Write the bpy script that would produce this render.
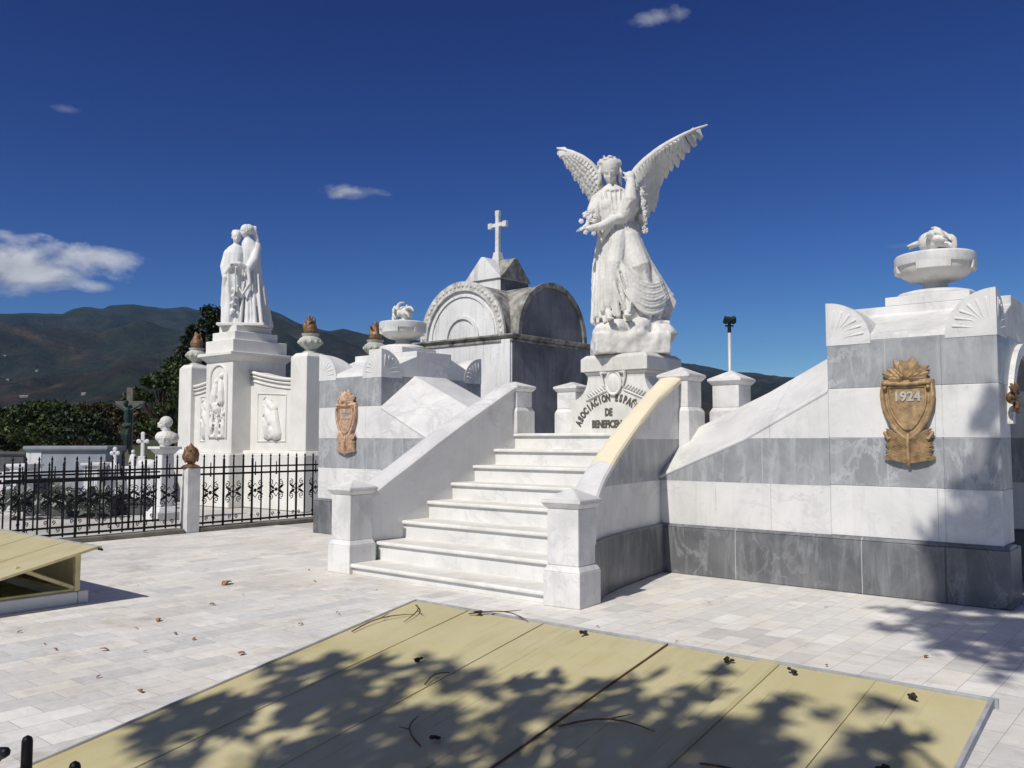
import bpy, bmesh, math, random
import numpy as np
from mathutils import Vector, Matrix, noise
PI = math.pi
R = math.radians
random.seed(7)
rng = np.random.default_rng(7)
scene = bpy.context.scene
for o in list(bpy.data.objects):
    bpy.data.objects.remove(o)

# ------------------------------------------------------------------ camera
# world: X runs along the monument's front, Y goes into it, Z is up; metres
cam_d = bpy.data.cameras.new('camera')
cam = bpy.data.objects.new('camera', cam_d)
scene.collection.objects.link(cam)
cam.location = (0, 0, 1.6)
cam.rotation_euler = (R(90) + math.atan(55 / 858), 0, R(129.8 - 90))
cam_d.sensor_width = 36
cam_d.lens = 858 / 1024 * 36
cam_d.clip_start = 0.05
cam_d.clip_end = 30000
scene.camera = cam
scene.render.resolution_x = 1024
scene.render.resolution_y = 768

# ------------------------------------------------------------------ light
SUN_EL, SUN_AZ = 47.0, -4.0          # height, and degrees to the left (minus: right) of straight on to the front
sun_from = Vector((-math.sin(R(SUN_AZ)) * math.cos(R(SUN_EL)), -math.cos(R(SUN_AZ)) * math.cos(R(SUN_EL)), math.sin(R(SUN_EL))))
sd = bpy.data.lights.new('sun', 'SUN')
sd.energy = 3.95
sd.angle = R(0.53)
sd.color = (1, 0.952, 0.868)
sun = bpy.data.objects.new('sun', sd)
scene.collection.objects.link(sun)
sun.rotation_euler = sun_from.to_track_quat('Z', 'Y').to_euler()
world = bpy.data.worlds.new('World')
scene.world = world
world.use_nodes = True
wn, wl = world.node_tree.nodes, world.node_tree.links
wn.clear()
SKY_STRENGTH = 0.062
vs = scene.view_settings
vs.view_transform = 'Standard'
vs.look = 'None'
vs.exposure = 0.0
vs.gamma = 1.0
vs.use_curve_mapping = False


class NT:
    """small helper for node trees"""
    def __init__(s, tree):
        s.t = tree; s.n = tree.nodes; s.l = tree.links

    def new(s, typ, **k):
        nd = s.n.new(typ)
        for a, b in k.items():
            setattr(nd, a, b)
        return nd

    def put(s, sock, v):
        if hasattr(v, 'is_linked') or isinstance(v, bpy.types.NodeSocket):
            s.l.new(v, sock)
        else:
            sock.default_value = v

    def math(s, op, a, b=0.0, c=None, clamp=False):
        nd = s.new('ShaderNodeMath', operation=op, use_clamp=clamp)
        s.put(nd.inputs[0], a); s.put(nd.inputs[1], b)
        if c is not None: s.put(nd.inputs[2], c)
        return nd.outputs[0]

    def noise(s, vec, scale, detail=4, rough=0.55, dist=0.0):
        nd = s.new('ShaderNodeTexNoise')
        s.put(nd.inputs['Vector'], vec)
        nd.inputs['Scale'].default_value = scale
        nd.inputs['Detail'].default_value = detail
        nd.inputs['Roughness'].default_value = rough
        nd.inputs['Distortion'].default_value = dist
        return nd.outputs['Fac']

    def ramp(s, fac, stops, interp='LINEAR'):
        nd = s.new('ShaderNodeValToRGB')
        nd.color_ramp.interpolation = interp
        el = nd.color_ramp.elements
        while len(el) < len(stops): el.new(0.5)
        for e, (p, c) in zip(el, stops):
            e.position = p
            e.color = (*c, 1) if hasattr(c, '__len__') else (c, c, c, 1)
        s.put(nd.inputs[0], fac)
        return nd.outputs[0]

    def mix(s, fac, a, b, mode='MIX'):
        nd = s.new('ShaderNodeMix', data_type='RGBA', blend_type=mode)
        s.put(nd.inputs[0], fac)
        for sock, v in ((nd.inputs[6], a), (nd.inputs[7], b)):
            if isinstance(v, tuple): v = (*v, 1)
            s.put(sock, v)
        return nd.outputs[2]

    def mapping(s, vec, scale=(1, 1, 1), rot=(0, 0, 0), loc=(0, 0, 0)):
        nd = s.new('ShaderNodeMapping')
        s.put(nd.inputs['Vector'], vec)
        nd.inputs['Scale'].default_value = scale
        nd.inputs['Rotation'].default_value = rot
        nd.inputs['Location'].default_value = loc
        return nd.outputs[0]


W = NT(world.node_tree)
sky = W.new('ShaderNodeTexSky', sky_type='NISHITA', sun_disc=False, sun_elevation=R(SUN_EL), sun_rotation=R(180 + SUN_AZ),
            altitude=1400, air_density=0.95, dust_density=0.25, ozone_density=5.0)
tc = W.new('ShaderNodeTexCoord').outputs['Generated']


def cloud_mask(az, el, wa, we, seed, scale, gain, bias, stretch=1.6):
    """a soft cloud bank in the sky at a compass direction and height (degrees)"""
    d = Vector((math.cos(R(az)) * math.cos(R(el)), math.sin(R(az)) * math.cos(R(el)), math.sin(R(el))))
    rt = Vector((math.sin(R(az)), -math.cos(R(az)), 0))
    up = rt.cross(d)
    def dot(v):
        nd = W.new('ShaderNodeVectorMath', operation='DOT_PRODUCT')
        W.l.new(tc, nd.inputs[0]); nd.inputs[1].default_value = v
        return nd.outputs['Value']
    f = W.math('MAXIMUM', dot(d), 0.05)
    x = W.math('DIVIDE', dot(rt), f); y = W.math('DIVIDE', dot(up), f)
    gx = W.math('DIVIDE', x, math.tan(R(wa))); gy = W.math('DIVIDE', y, math.tan(R(we)))
    r2 = W.math('ADD', W.math('MULTIPLY', gx, gx), W.math('MULTIPLY', gy, gy))
    cx = W.new('ShaderNodeCombineXYZ'); W.l.new(x, cx.inputs[0]); W.l.new(W.math('MULTIPLY', y, stretch), cx.inputs[1]); cx.inputs[2].default_value = seed
    n = W.noise(cx.outputs[0], scale, 7, 0.58, 0.25)
    v = W.math('SUBTRACT', W.math('ADD', W.math('MULTIPLY', n, 2.0), bias), W.math('SQRT', r2))
    front = W.math('GREATER_THAN', dot(d), 0.5)
    m = W.math('MULTIPLY', W.math('MULTIPLY', v, gain, clamp=True), front)
    tone = W.math('ADD', 0.72, W.math('ADD', W.math('MULTIPLY', gy, 0.13), W.math('MULTIPLY', W.math('SUBTRACT', n, 0.5), 1.3)), clamp=True)
    return m, tone


def azel(px, py):
    x, y = (px - 512) / 858, (439 - py) / 858
    return 129.8 - math.degrees(math.atan(x)), math.degrees(math.atan(y / math.sqrt(1 + x * x)))


cloud_list = []
for (px, py, wa, we, seed, sc, gain, bias, mx) in [
        (10, 266, 5.4, 1.9, 3.1, 15, 1.7, -0.04, 1.0), (84, 254, 3.3, 0.75, 8.3, 17, 1.5, -0.06, 0.85), (95, 286, 1.5, 0.5, 4.4, 15, 1.4, -0.25, 0.5),
        (347, 188, 3.0, 0.8, 5.7, 18, 1.5, -0.25, 0.6), (664, 5, 2.2, 0.9, 9.9, 15, 1.4, -0.25, 0.6), (55, 102, 1.6, 0.4, 2.2, 16, 1.0, -0.5, 0.28),
        (905, 244, 1.3, 0.35, 6.6, 16, 1.0, -0.5, 0.2)]:
    a, e = azel(px, py)
    m, tone = cloud_mask(a, e, wa, we, seed, sc, gain, bias)
    cloud_list.append((m, tone, mx))
# deepen the clear mountain sky: a steeper fall from the pale horizon to the dark blue overhead
sep = W.new('ShaderNodeSeparateColor'); W.l.new(sky.outputs[0], sep.inputs[0])
cmb = W.new('ShaderNodeCombineColor')
for i, (g_, k_, m_) in enumerate(((2.05, 3.6, 0.47), (1.93, 2.8, 0.53), (1.42, 1.68, 0.60))):
    v_ = W.math('MINIMUM', W.math('MULTIPLY', sep.outputs[i], 0.062), m_)
    W.l.new(W.math('DIVIDE', W.math('MULTIPLY', W.math('POWER', v_, g_), k_), 0.062), cmb.inputs[i])
# pale glow added all round the unseen sun, behind the photographer, to warm the fill
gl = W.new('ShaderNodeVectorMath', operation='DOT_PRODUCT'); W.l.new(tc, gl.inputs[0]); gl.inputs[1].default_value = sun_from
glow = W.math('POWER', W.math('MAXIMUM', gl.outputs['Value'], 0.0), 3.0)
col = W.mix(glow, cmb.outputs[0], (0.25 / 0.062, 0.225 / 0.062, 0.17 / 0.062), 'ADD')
for m, tone, mx in cloud_list:
    cc = W.new('ShaderNodeCombineColor')
    for i, k in enumerate((12.5, 12.8, 13.6)):
        W.l.new(W.math('MULTIPLY', tone, k), cc.inputs[i])
    col = W.mix(W.math('MULTIPLY', m, mx), col, cc.outputs[0])
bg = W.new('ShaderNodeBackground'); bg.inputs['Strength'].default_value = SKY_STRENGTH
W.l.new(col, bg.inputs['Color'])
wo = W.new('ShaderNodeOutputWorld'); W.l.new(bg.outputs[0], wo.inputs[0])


# ------------------------------------------------------------------ materials
def mat(name, rough=0.6, metal=0.0, spec=0.3):
    m = bpy.data.materials.new(name); m.use_nodes = True
    t = NT(m.node_tree)
    b = m.node_tree.nodes['Principled BSDF']
    b.inputs['Roughness'].default_value = rough
    b.inputs['Metallic'].default_value = metal
    b.inputs['Specular IOR Level'].default_value = spec
    return m, t, b


def pos(t):
    return t.new('ShaderNodeNewGeometry').outputs['Position']


def objco(t):
    return t.new('ShaderNodeTexCoord').outputs['Object']


def bump(t, b, h, strength=0.3, dist=0.01):
    nd = t.new('ShaderNodeBump'); nd.inputs['Strength'].default_value = strength; nd.inputs['Distance'].default_value = dist
    t.put(nd.inputs['Height'], h); t.l.new(nd.outputs[0], b.inputs['Normal'])


def stone_mat(name, light, dark, streak=0.25, scale=1.2, rough=0.5, grime=(0.36, 0.33, 0.27), grime_amt=0.35, bstr=0.25, stretch=0.35, veins=0.0, joint=0.0):
    """weathered marble: cloudy tone, vertical rain streaks, small stains"""
    m, t, b = mat(name, rough)
    p = pos(t)
    n1 = t.noise(p, scale, 6, 0.6, 0.4)
    c = t.ramp(n1, [(0.3, dark), (0.62, light)])
    st = t.noise(t.mapping(p, (5, 5, stretch)), 2.2, 5, 0.6, 0.3)
    s2 = t.ramp(st, [(0.52, 0.0), (0.75, 1.0)])
    c = t.mix(t.math('MULTIPLY', s2, streak), c, grime)
    if veins:
        vn = t.noise(t.mapping(p, (1.0, 1.0, 1.5), (0.2, 0.6, 0.5)), 1.3, 8, 0.66, 0.6)
        vm = t.ramp(t.math('ABSOLUTE', t.math('SUBTRACT', vn, 0.5)), [(0.0, 1.0), (0.045, 0.0)])
        vc = t.ramp(t.noise(p, 0.8, 4, 0.6), [(0.42, 0.0), (0.66, 1.0)])
        c = t.mix(t.math('MULTIPLY', t.math('MULTIPLY', vm, vc), veins), c, (0.40, 0.41, 0.43))
        # thin hard run-off lines
        rn = t.noise(t.mapping(p, (22, 22, 0.5)), 1.6, 4, 0.6)
        rc = t.noise(p, 1.1, 3, 0.5)
        c = t.mix(t.math('MULTIPLY', t.ramp(rn, [(0.64, 0.0), (0.74, 1.0)]), t.ramp(rc, [(0.45, 0.0), (0.65, 0.5)])), c, (0.36, 0.33, 0.27))
    if joint:
        sx = t.new('ShaderNodeSeparateXYZ'); t.l.new(p, sx.inputs[0])
        for a_, o_ in ((0, 0.30), (2, 0.0)):
            fr = t.math('FRACT', t.math('ADD', t.math('DIVIDE', sx.outputs[a_], joint if a_ == 0 else 0.52), o_))
            if a_ == 0: c = t.mix(t.math('MULTIPLY', t.math('LESS_THAN', fr, 0.0035), 0.6), c, (0.30, 0.29, 0.27))
    sp = t.noise(p, 9.0, 6, 0.7)
    s3 = t.ramp(sp, [(0.60, 0.0), (0.72, 1.0)])
    c = t.mix(t.math('MULTIPLY', s3, grime_amt), c, grime)
    t.l.new(c, b.inputs['Base Color'])
    fine = t.noise(p, 45, 5, 0.7)
    bump(t, b, t.math('ADD', fine, t.math('MULTIPLY', sp, 1.5)), bstr, 0.006)
    t.put(b.inputs['Roughness'], t.math('ADD', rough - 0.1, t.math('MULTIPLY', sp, 0.3)))
    return m


MARBLE = stone_mat('white_marble', (0.76, 0.755, 0.74), (0.60, 0.60, 0.595), 0.26, 1.3, 0.5, (0.42, 0.40, 0.36), 0.32, veins=0.5, joint=1.72)
STEPM = stone_mat('step_marble', (0.76, 0.755, 0.735), (0.66, 0.655, 0.64), 0.14, 1.8, 0.5, (0.50, 0.46, 0.39), 0.35, veins=0.4)
NOSEM = stone_mat('step_edge_marble', (0.80, 0.79, 0.755), (0.66, 0.64, 0.59), 0.12, 3.0, 0.5, (0.45, 0.37, 0.26), 0.35)
POSTM = stone_mat('post_marble', (0.76, 0.755, 0.74), (0.55, 0.55, 0.54), 0.32, 2.2, 0.55, (0.36, 0.34, 0.30), 0.45, veins=0.6)
CREAM = stone_mat('cream_coping', (0.84, 0.76, 0.56), (0.78, 0.69, 0.50), 0.10, 1.5, 0.55, (0.55, 0.46, 0.30), 0.2)
STATM = stone_mat('statue_marble', (0.73, 0.72, 0.685), (0.57, 0.56, 0.52), 0.30, 2.2, 0.55, (0.28, 0.26, 0.23), 0.30, 0.2, 0.5)
WSTAT = stone_mat('clean_statue_marble', (0.78, 0.78, 0.775), (0.64, 0.64, 0.64), 0.25, 2.5, 0.5, (0.45, 0.43, 0.4), 0.22)
MAUSM = stone_mat('mausoleum_plaster', (0.78, 0.78, 0.77), (0.60, 0.60, 0.59), 0.60, 0.8, 0.8, (0.24, 0.225, 0.20), 0.75, 0.5)
RINGM = stone_mat('weathered_arch_plaster', (0.70, 0.69, 0.66), (0.36, 0.35, 0.32), 0.5, 6.0, 0.85, (0.10, 0.095, 0.085), 0.85, 0.8)
SHADEP = stone_mat('blackened_shade_plaster', (0.27, 0.28, 0.30), (0.11, 0.115, 0.125), 0.6, 0.8, 0.85, (0.07, 0.07, 0.075), 0.4, 0.4)  # grime, with the shade of the sunless side put into its dark colour
LICHEN = stone_mat('lichened_vault', (0.40, 0.39, 0.36), (0.06, 0.058, 0.052), 0.7, 3.2, 0.9, (0.045, 0.042, 0.038), 1.0, 1.0)
LMON = stone_mat('old_white_marble', (0.80, 0.79, 0.75), (0.68, 0.665, 0.62), 0.25, 1.2, 0.55, (0.50, 0.45, 0.36), 0.25)
GREEND = stone_mat('green_stained_marble', (0.56, 0.57, 0.51), (0.30, 0.33, 0.28), 0.4, 5, 0.7, (0.2, 0.23, 0.19), 0.5)
TOMBW = stone_mat('tomb_plaster', (0.74, 0.74, 0.76), (0.58, 0.58, 0.60), 0.3, 1.5, 0.7, (0.35, 0.35, 0.34), 0.4)
TOMBD = stone_mat('dark_tomb_stone', (0.10, 0.10, 0.11), (0.05, 0.05, 0.055), 0.3, 2, 0.6, (0.18, 0.17, 0.16), 0.4)
KERB = stone_mat('kerb_stone', (0.26, 0.24, 0.20), (0.12, 0.11, 0.10), 0.3, 3, 0.7, (0.25, 0.22, 0.18), 0.5)  # darkened to stand for the shadow line along the fence foot


def grey_marble(name, base, dark, vein, vein_amt, joint=1.35, joff=0.0):
    m, t, b = mat(name, 0.38, spec=0.4)
    p = pos(t)
    n1 = t.noise(p, 1.6, 7, 0.62, 0.8)
    c = t.ramp(n1, [(0.28, dark), (0.66, base)])
    warp = t.mix(0.55, p, t.new('ShaderNodeTexNoise').outputs['Color'])
    v = t.noise(t.mapping(p, (1.2, 1.2, 0.8), (0.3, 0.5, 0.7)), 1.7, 8, 0.66, 0.7)
    dv = t.math('ABSOLUTE', t.math('SUBTRACT', v, 0.5))
    vm = t.ramp(dv, [(0.0, 1.0), (0.035, 0.0)])
    cl = t.ramp(t.noise(p, 0.9, 4, 0.6, 0.5), [(0.45, 0.15), (0.65, 1.0)])
    c = t.mix(t.math('MULTIPLY', t.math('MULTIPLY', vm, cl), vein_amt), c, vein)
    # pale mineral bloom running down the slabs
    st = t.noise(t.mapping(p, (4, 4, 0.6)), 1.8, 6, 0.65, 0.6)
    sm = t.ramp(st, [(0.50, 0.0), (0.72, 1.0)])
    c = t.mix(t.math('MULTIPLY', sm, vein_amt * 0.75), c, vein)
    # joints between slabs
    sx = t.new('ShaderNodeSeparateXYZ'); t.l.new(p, sx.inputs[0])
    fr = t.math('FRACT', t.math('ADD', t.math('DIVIDE', sx.outputs[0], joint), joff))
    j = t.math('LESS_THAN', fr, 0.006)
    c = t.mix(t.math('MULTIPLY', j, 0.7), c, (0.55, 0.55, 0.54))
    t.l.new(c, b.inputs['Base Color'])
    fine = t.noise(p, 40, 4, 0.7)
    bump(t, b, fine, 0.12, 0.004)
    return m


GREYM = grey_marble('grey_banded_marble', (0.36, 0.37, 0.385), (0.225, 0.235, 0.25), (0.64, 0.65, 0.66), 0.55)
BASEM = grey_marble('dark_grey_plinth_marble', (0.175, 0.18, 0.19), (0.075, 0.08, 0.088), (0.42, 0.43, 0.44), 0.42, 1.4, 0.12)


def plain(name, c, rough=0.5, metal=0.0, var=0.25, scale=12, spec=0.3, bstr=0.0):
    m, t, b = mat(name, rough, metal, spec)
    n = t.noise(pos(t), scale, 5, 0.65)
    d = tuple(x * (1 - var) for x in c); l = tuple(min(1, x * (1 + var)) for x in c)
    t.l.new(t.ramp(n, [(0.3, d), (0.7, l)]), b.inputs['Base Color'])
    if bstr: bump(t, b, n, bstr, 0.01)
    return m


IRON = plain('black_iron', (0.012, 0.012, 0.013), 0.45, 0.3, 0.4)
RUSTY = plain('brown_bronze', (0.21, 0.12, 0.065), 0.55, 0.3, 0.6, 18, 0.4, 0.3)
GOLD = plain('ochre_bronze', (0.36, 0.245, 0.13), 0.58, 0.2, 0.5, 14, 0.4, 0.25)
PINKGOLD = plain('copper_paint', (0.50, 0.335, 0.225), 0.6, 0.15, 0.5, 14, 0.4, 0.25)
DARKLET = plain('dark_letter_paint', (0.10, 0.09, 0.075), 0.7, 0, 0.3)
PALELET = plain('pale_metal_numerals', (0.56, 0.54, 0.50), 0.4, 0.3, 0.2)
STEEL = plain('galvanised_edge', (0.50, 0.51, 0.52), 0.45, 0.3, 0.25, 8)
GREYPOLE = plain('grey_pole_paint', (0.55, 0.56, 0.58), 0.5, 0.2, 0.1)
VERDI = plain('green_patinated_bronze', (0.025, 0.05, 0.038), 0.6, 0.3, 0.5, 8)
WOODG = plain('weathered_grey_wood', (0.13, 0.125, 0.11), 0.8, 0, 0.3)
BARK = plain('bark', (0.09, 0.065, 0.045), 0.9, 0, 0.4, 8, 0.1, 0.6)
TWIG = plain('dry_twig', (0.16, 0.09, 0.045), 0.85, 0, 0.4, 30)
DEADLEAF = plain('dead_leaf', (0.30, 0.15, 0.06), 0.8, 0, 0.5, 15)
PODM = plain('dark_seed_pod', (0.045, 0.028, 0.018), 0.8, 0, 0.4, 30)
DARKIN = plain('dark_recess', (0.03, 0.03, 0.032), 0.9, 0, 0.3)
ROOFT = plain('house_roof', (0.30, 0.24, 0.21), 0.8, 0, 0.2, 0.2)
HOUSEW = plain('house_wall', (0.34, 0.33, 0.31), 0.8, 0, 0.1, 0.2)


def yellow_sheet():
    m, t, b = mat('yellow_painted_sheet', 0.42, spec=0.4)
    p = pos(t)
    n = t.noise(p, 1.8, 6, 0.6, 0.5)
    c = t.ramp(n, [(0.3, (0.52, 0.46, 0.235)), (0.7, (0.60, 0.54, 0.31))])
    st = t.noise(t.mapping(p, (3.5, 0.7, 3)), 1.6, 5, 0.6, 0.6)      # rain tracks down the sheet
    c = t.mix(t.math('MULTIPLY', t.ramp(st, [(0.52, 0.0), (0.78, 1.0)]), 0.45), c, (0.36, 0.28, 0.12))
    s2 = t.noise(t.mapping(p, (7, 4, 3)), 5.0, 6, 0.75)
    c = t.mix(t.math('MULTIPLY', t.ramp(s2, [(0.64, 0.0), (0.76, 1.0)]), 0.6), c, (0.17, 0.12, 0.06))
    ln = t.noise(t.mapping(p, (40, 0.45, 1)), 1.3, 4, 0.6)          # thin dark drip lines and scratches running with the slope
    lm = t.noise(t.mapping(p, (1.2, 0.8, 1)), 1.5, 4, 0.6)
    c = t.mix(t.math('MULTIPLY', t.ramp(ln, [(0.62, 0.0), (0.68, 1.0)]), t.ramp(lm, [(0.42, 0.0), (0.60, 0.65)])), c, (0.20, 0.13, 0.06))
    ch = t.noise(p, 34, 4, 0.8)                                     # chips and specks
    c = t.mix(t.ramp(ch, [(0.70, 0.0), (0.74, 0.8)]), c, (0.14, 0.085, 0.045))
    du = t.noise(p, 3.0, 6, 0.7, 0.3)                               # dust
    c = t.mix(t.ramp(du, [(0.45, 0.0), (0.75, 0.4)]), c, (0.60, 0.56, 0.42))
    t.l.new(c, b.inputs['Base Color'])
    bump(t, b, t.math('ADD', t.noise(t.mapping(p, (2, 0.7, 1)), 1.4, 3, 0.5), t.math('MULTIPLY', t.noise(p, 14, 3, 0.5), 0.06)), 0.5, 0.04)
    return m


YELLOW = yellow_sheet()
YELDARK = plain('yellow_painted_frame', (0.62, 0.53, 0.28), 0.6, 0, 0.3, 5)  # frame yellow, lightened to imitate the sunlit inside of the small cover


def paving():
    m, t, b = mat('marble_paving', 0.5, spec=0.25)
    p = pos(t)
    br = t.new('ShaderNodeTexBrick')
    br.offset = 0.5
    t.put(br.inputs['Vector'], t.mapping(p, (1, 1, 1), (0, 0, R(90))))
    br.inputs['Scale'].default_value = 1.0
    br.inputs['Brick Width'].default_value = 0.40
    br.inputs['Row Height'].default_value = 0.20
    br.inputs['Mortar Size'].default_value = 0.0022
    br.inputs['Mortar Smooth'].default_value = 0.3
    br.inputs['Bias'].default_value = 0.0
    br.inputs['Color1'].default_value = (0, 0, 0, 1)
    br.inputs['Color2'].default_value = (1, 1, 1, 1)
    br.inputs['Mortar'].default_value = (0.5, 0.5, 0.5, 1)
    tone = t.ramp(br.outputs['Color'], [(0.0, (0.50, 0.495, 0.485)), (0.2, (0.68, 0.66, 0.62)), (0.45, (0.79, 0.765, 0.705)), (0.65, (0.62, 0.615, 0.605)), (0.82, (0.84, 0.785, 0.67)), (1.0, (0.88, 0.865, 0.82))])
    n = t.noise(t.mapping(p, (1, 2.2, 1), (0, 0, 0.4)), 6.0, 7, 0.65, 0.9)
    tone = t.mix(0.42, tone, t.ramp(n, [(0.28, (0.58, 0.575, 0.56)), (0.62, (0.90, 0.885, 0.83))]))
    big = t.noise(p, 0.55, 5, 0.6, 0.4)
    tone = t.mix(t.ramp(big, [(0.46, 0.0), (0.72, 0.5)]), tone, (0.56, 0.51, 0.43))
    dirt = t.noise(p, 2.6, 8, 0.75, 0.6)
    tone = t.mix(t.ramp(dirt, [(0.54, 0.0), (0.70, 0.6)]), tone, (0.42, 0.35, 0.26))
    tone = t.mix(t.math('MULTIPLY', br.outputs['Fac'], 0.75), tone, (0.28, 0.25, 0.21))
    t.l.new(tone, b.inputs['Base Color'])
    h = t.math('SUBTRACT', t.math('MULTIPLY', t.noise(p, 25, 5, 0.7), 0.5), br.outputs['Fac'])
    bump(t, b, h, 0.25, 0.006)
    t.put(b.inputs['Roughness'], t.math('ADD', 0.38, t.math('MULTIPLY', n, 0.3)))
    return m


PAVE = paving()
GRAVEL = stone_mat('pale_cemetery_ground', (0.60, 0.585, 0.56), (0.40, 0.385, 0.36), 0.2, 0.6, 0.85, (0.25, 0.22, 0.16), 0.4, 0.5)


def valley():
    m, t, b = mat('valley_ground', 0.95, spec=0.1)
    p = pos(t)
    n = t.noise(p, 0.01, 8, 0.6)
    t.l.new(t.ramp(n, [(0.3, (0.03, 0.045, 0.02)), (0.6, (0.08, 0.085, 0.04)), (0.8, (0.13, 0.11, 0.06))]), b.inputs['Base Color'])
    return m


def mountain_mat():
    m, t, b = mat('mountain_side', 0.95, spec=0.05)
    p = pos(t)
    z = t.new('ShaderNodeSeparateXYZ'); t.l.new(p, z.inputs[0])
    hz = t.math('DIVIDE', z.outputs[2], 650.0, clamp=True)
    n = t.noise(p, 0.0022, 10, 0.68, 0.6)
    n2 = t.noise(p, 0.012, 9, 0.75, 0.3)
    forest = t.ramp(n2, [(0.3, (0.009, 0.014, 0.011)), (0.5, (0.026, 0.033, 0.022)), (0.72, (0.052, 0.060, 0.038))])
    field = t.ramp(n2, [(0.35, (0.016, 0.021, 0.014)), (0.52, (0.046, 0.037, 0.025)), (0.66, (0.10, 0.076, 0.052))])
    k = t.ramp(t.math('ADD', n, t.math('MULTIPLY', hz, -0.22)), [(0.42, 0.0), (0.54, 1.0)])
    t.l.new(t.mix(k, forest, field), b.inputs['Base Color'])
    bump(t, b, n2, 1.0, 25)
    return m


def leaf_mat(name, a, c, d):
    m, t, b = mat(name, 0.55, spec=0.25)
    oi = t.new('ShaderNodeNewGeometry')
    t.l.new(t.ramp(oi.outputs['Random Per Island'], [(0.0, a), (0.55, c), (1.0, d)]), b.inputs['Base Color'])
    b.inputs['Transmission Weight'].default_value = 0.0
    return m


LEAF1 = leaf_mat('dark_green_leaves', (0.014, 0.028, 0.008), (0.035, 0.058, 0.016), (0.075, 0.095, 0.028))
LEAF2 = leaf_mat('brownish_leaves', (0.022, 0.024, 0.010), (0.048, 0.048, 0.018), (0.085, 0.062, 0.028))
LEAF3 = leaf_mat('black_green_needles', (0.008, 0.016, 0.008), (0.018, 0.030, 0.012), (0.04, 0.055, 0.02))
LEAF4 = leaf_mat('shade_tree_leaves', (0.04, 0.07, 0.02), (0.06, 0.10, 0.03), (0.09, 0.13, 0.04))


# ------------------------------------------------------------------ objects
def link(o, parent=None):
    scene.collection.objects.link(o)
    if parent is not None: o.parent = parent
    return o


def tag(o, label=None, cat=None, group=None, kind=None):
    if label: o['label'] = label
    if cat: o['category'] = cat
    if group: o['group'] = group
    if kind: o['kind'] = kind
    return o


def thing(name, label, cat, loc=(0, 0, 0), rz=0.0, group=None):
    o = bpy.data.objects.new(name, None); o.empty_display_size = 0.2
    link(o); o.location = loc; o.rotation_euler = (0, 0, rz)
    return tag(o, label, cat, group)


def copy_thing(o, loc, label=None, rz=None):
    def cp(x, par):
        c = x.copy(); scene.collection.objects.link(c); c.parent = par
        for ch in [k for k in bpy.data.objects if k.parent == x]:
            cp(ch, c)
        return c
    r = cp(o, None)
    r.location = loc
    if rz is not None: r.rotation_euler[2] = rz
    if label: r['label'] = label
    return r


def xf(pts, M):
    return [M @ Vector(p) for p in pts]


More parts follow.
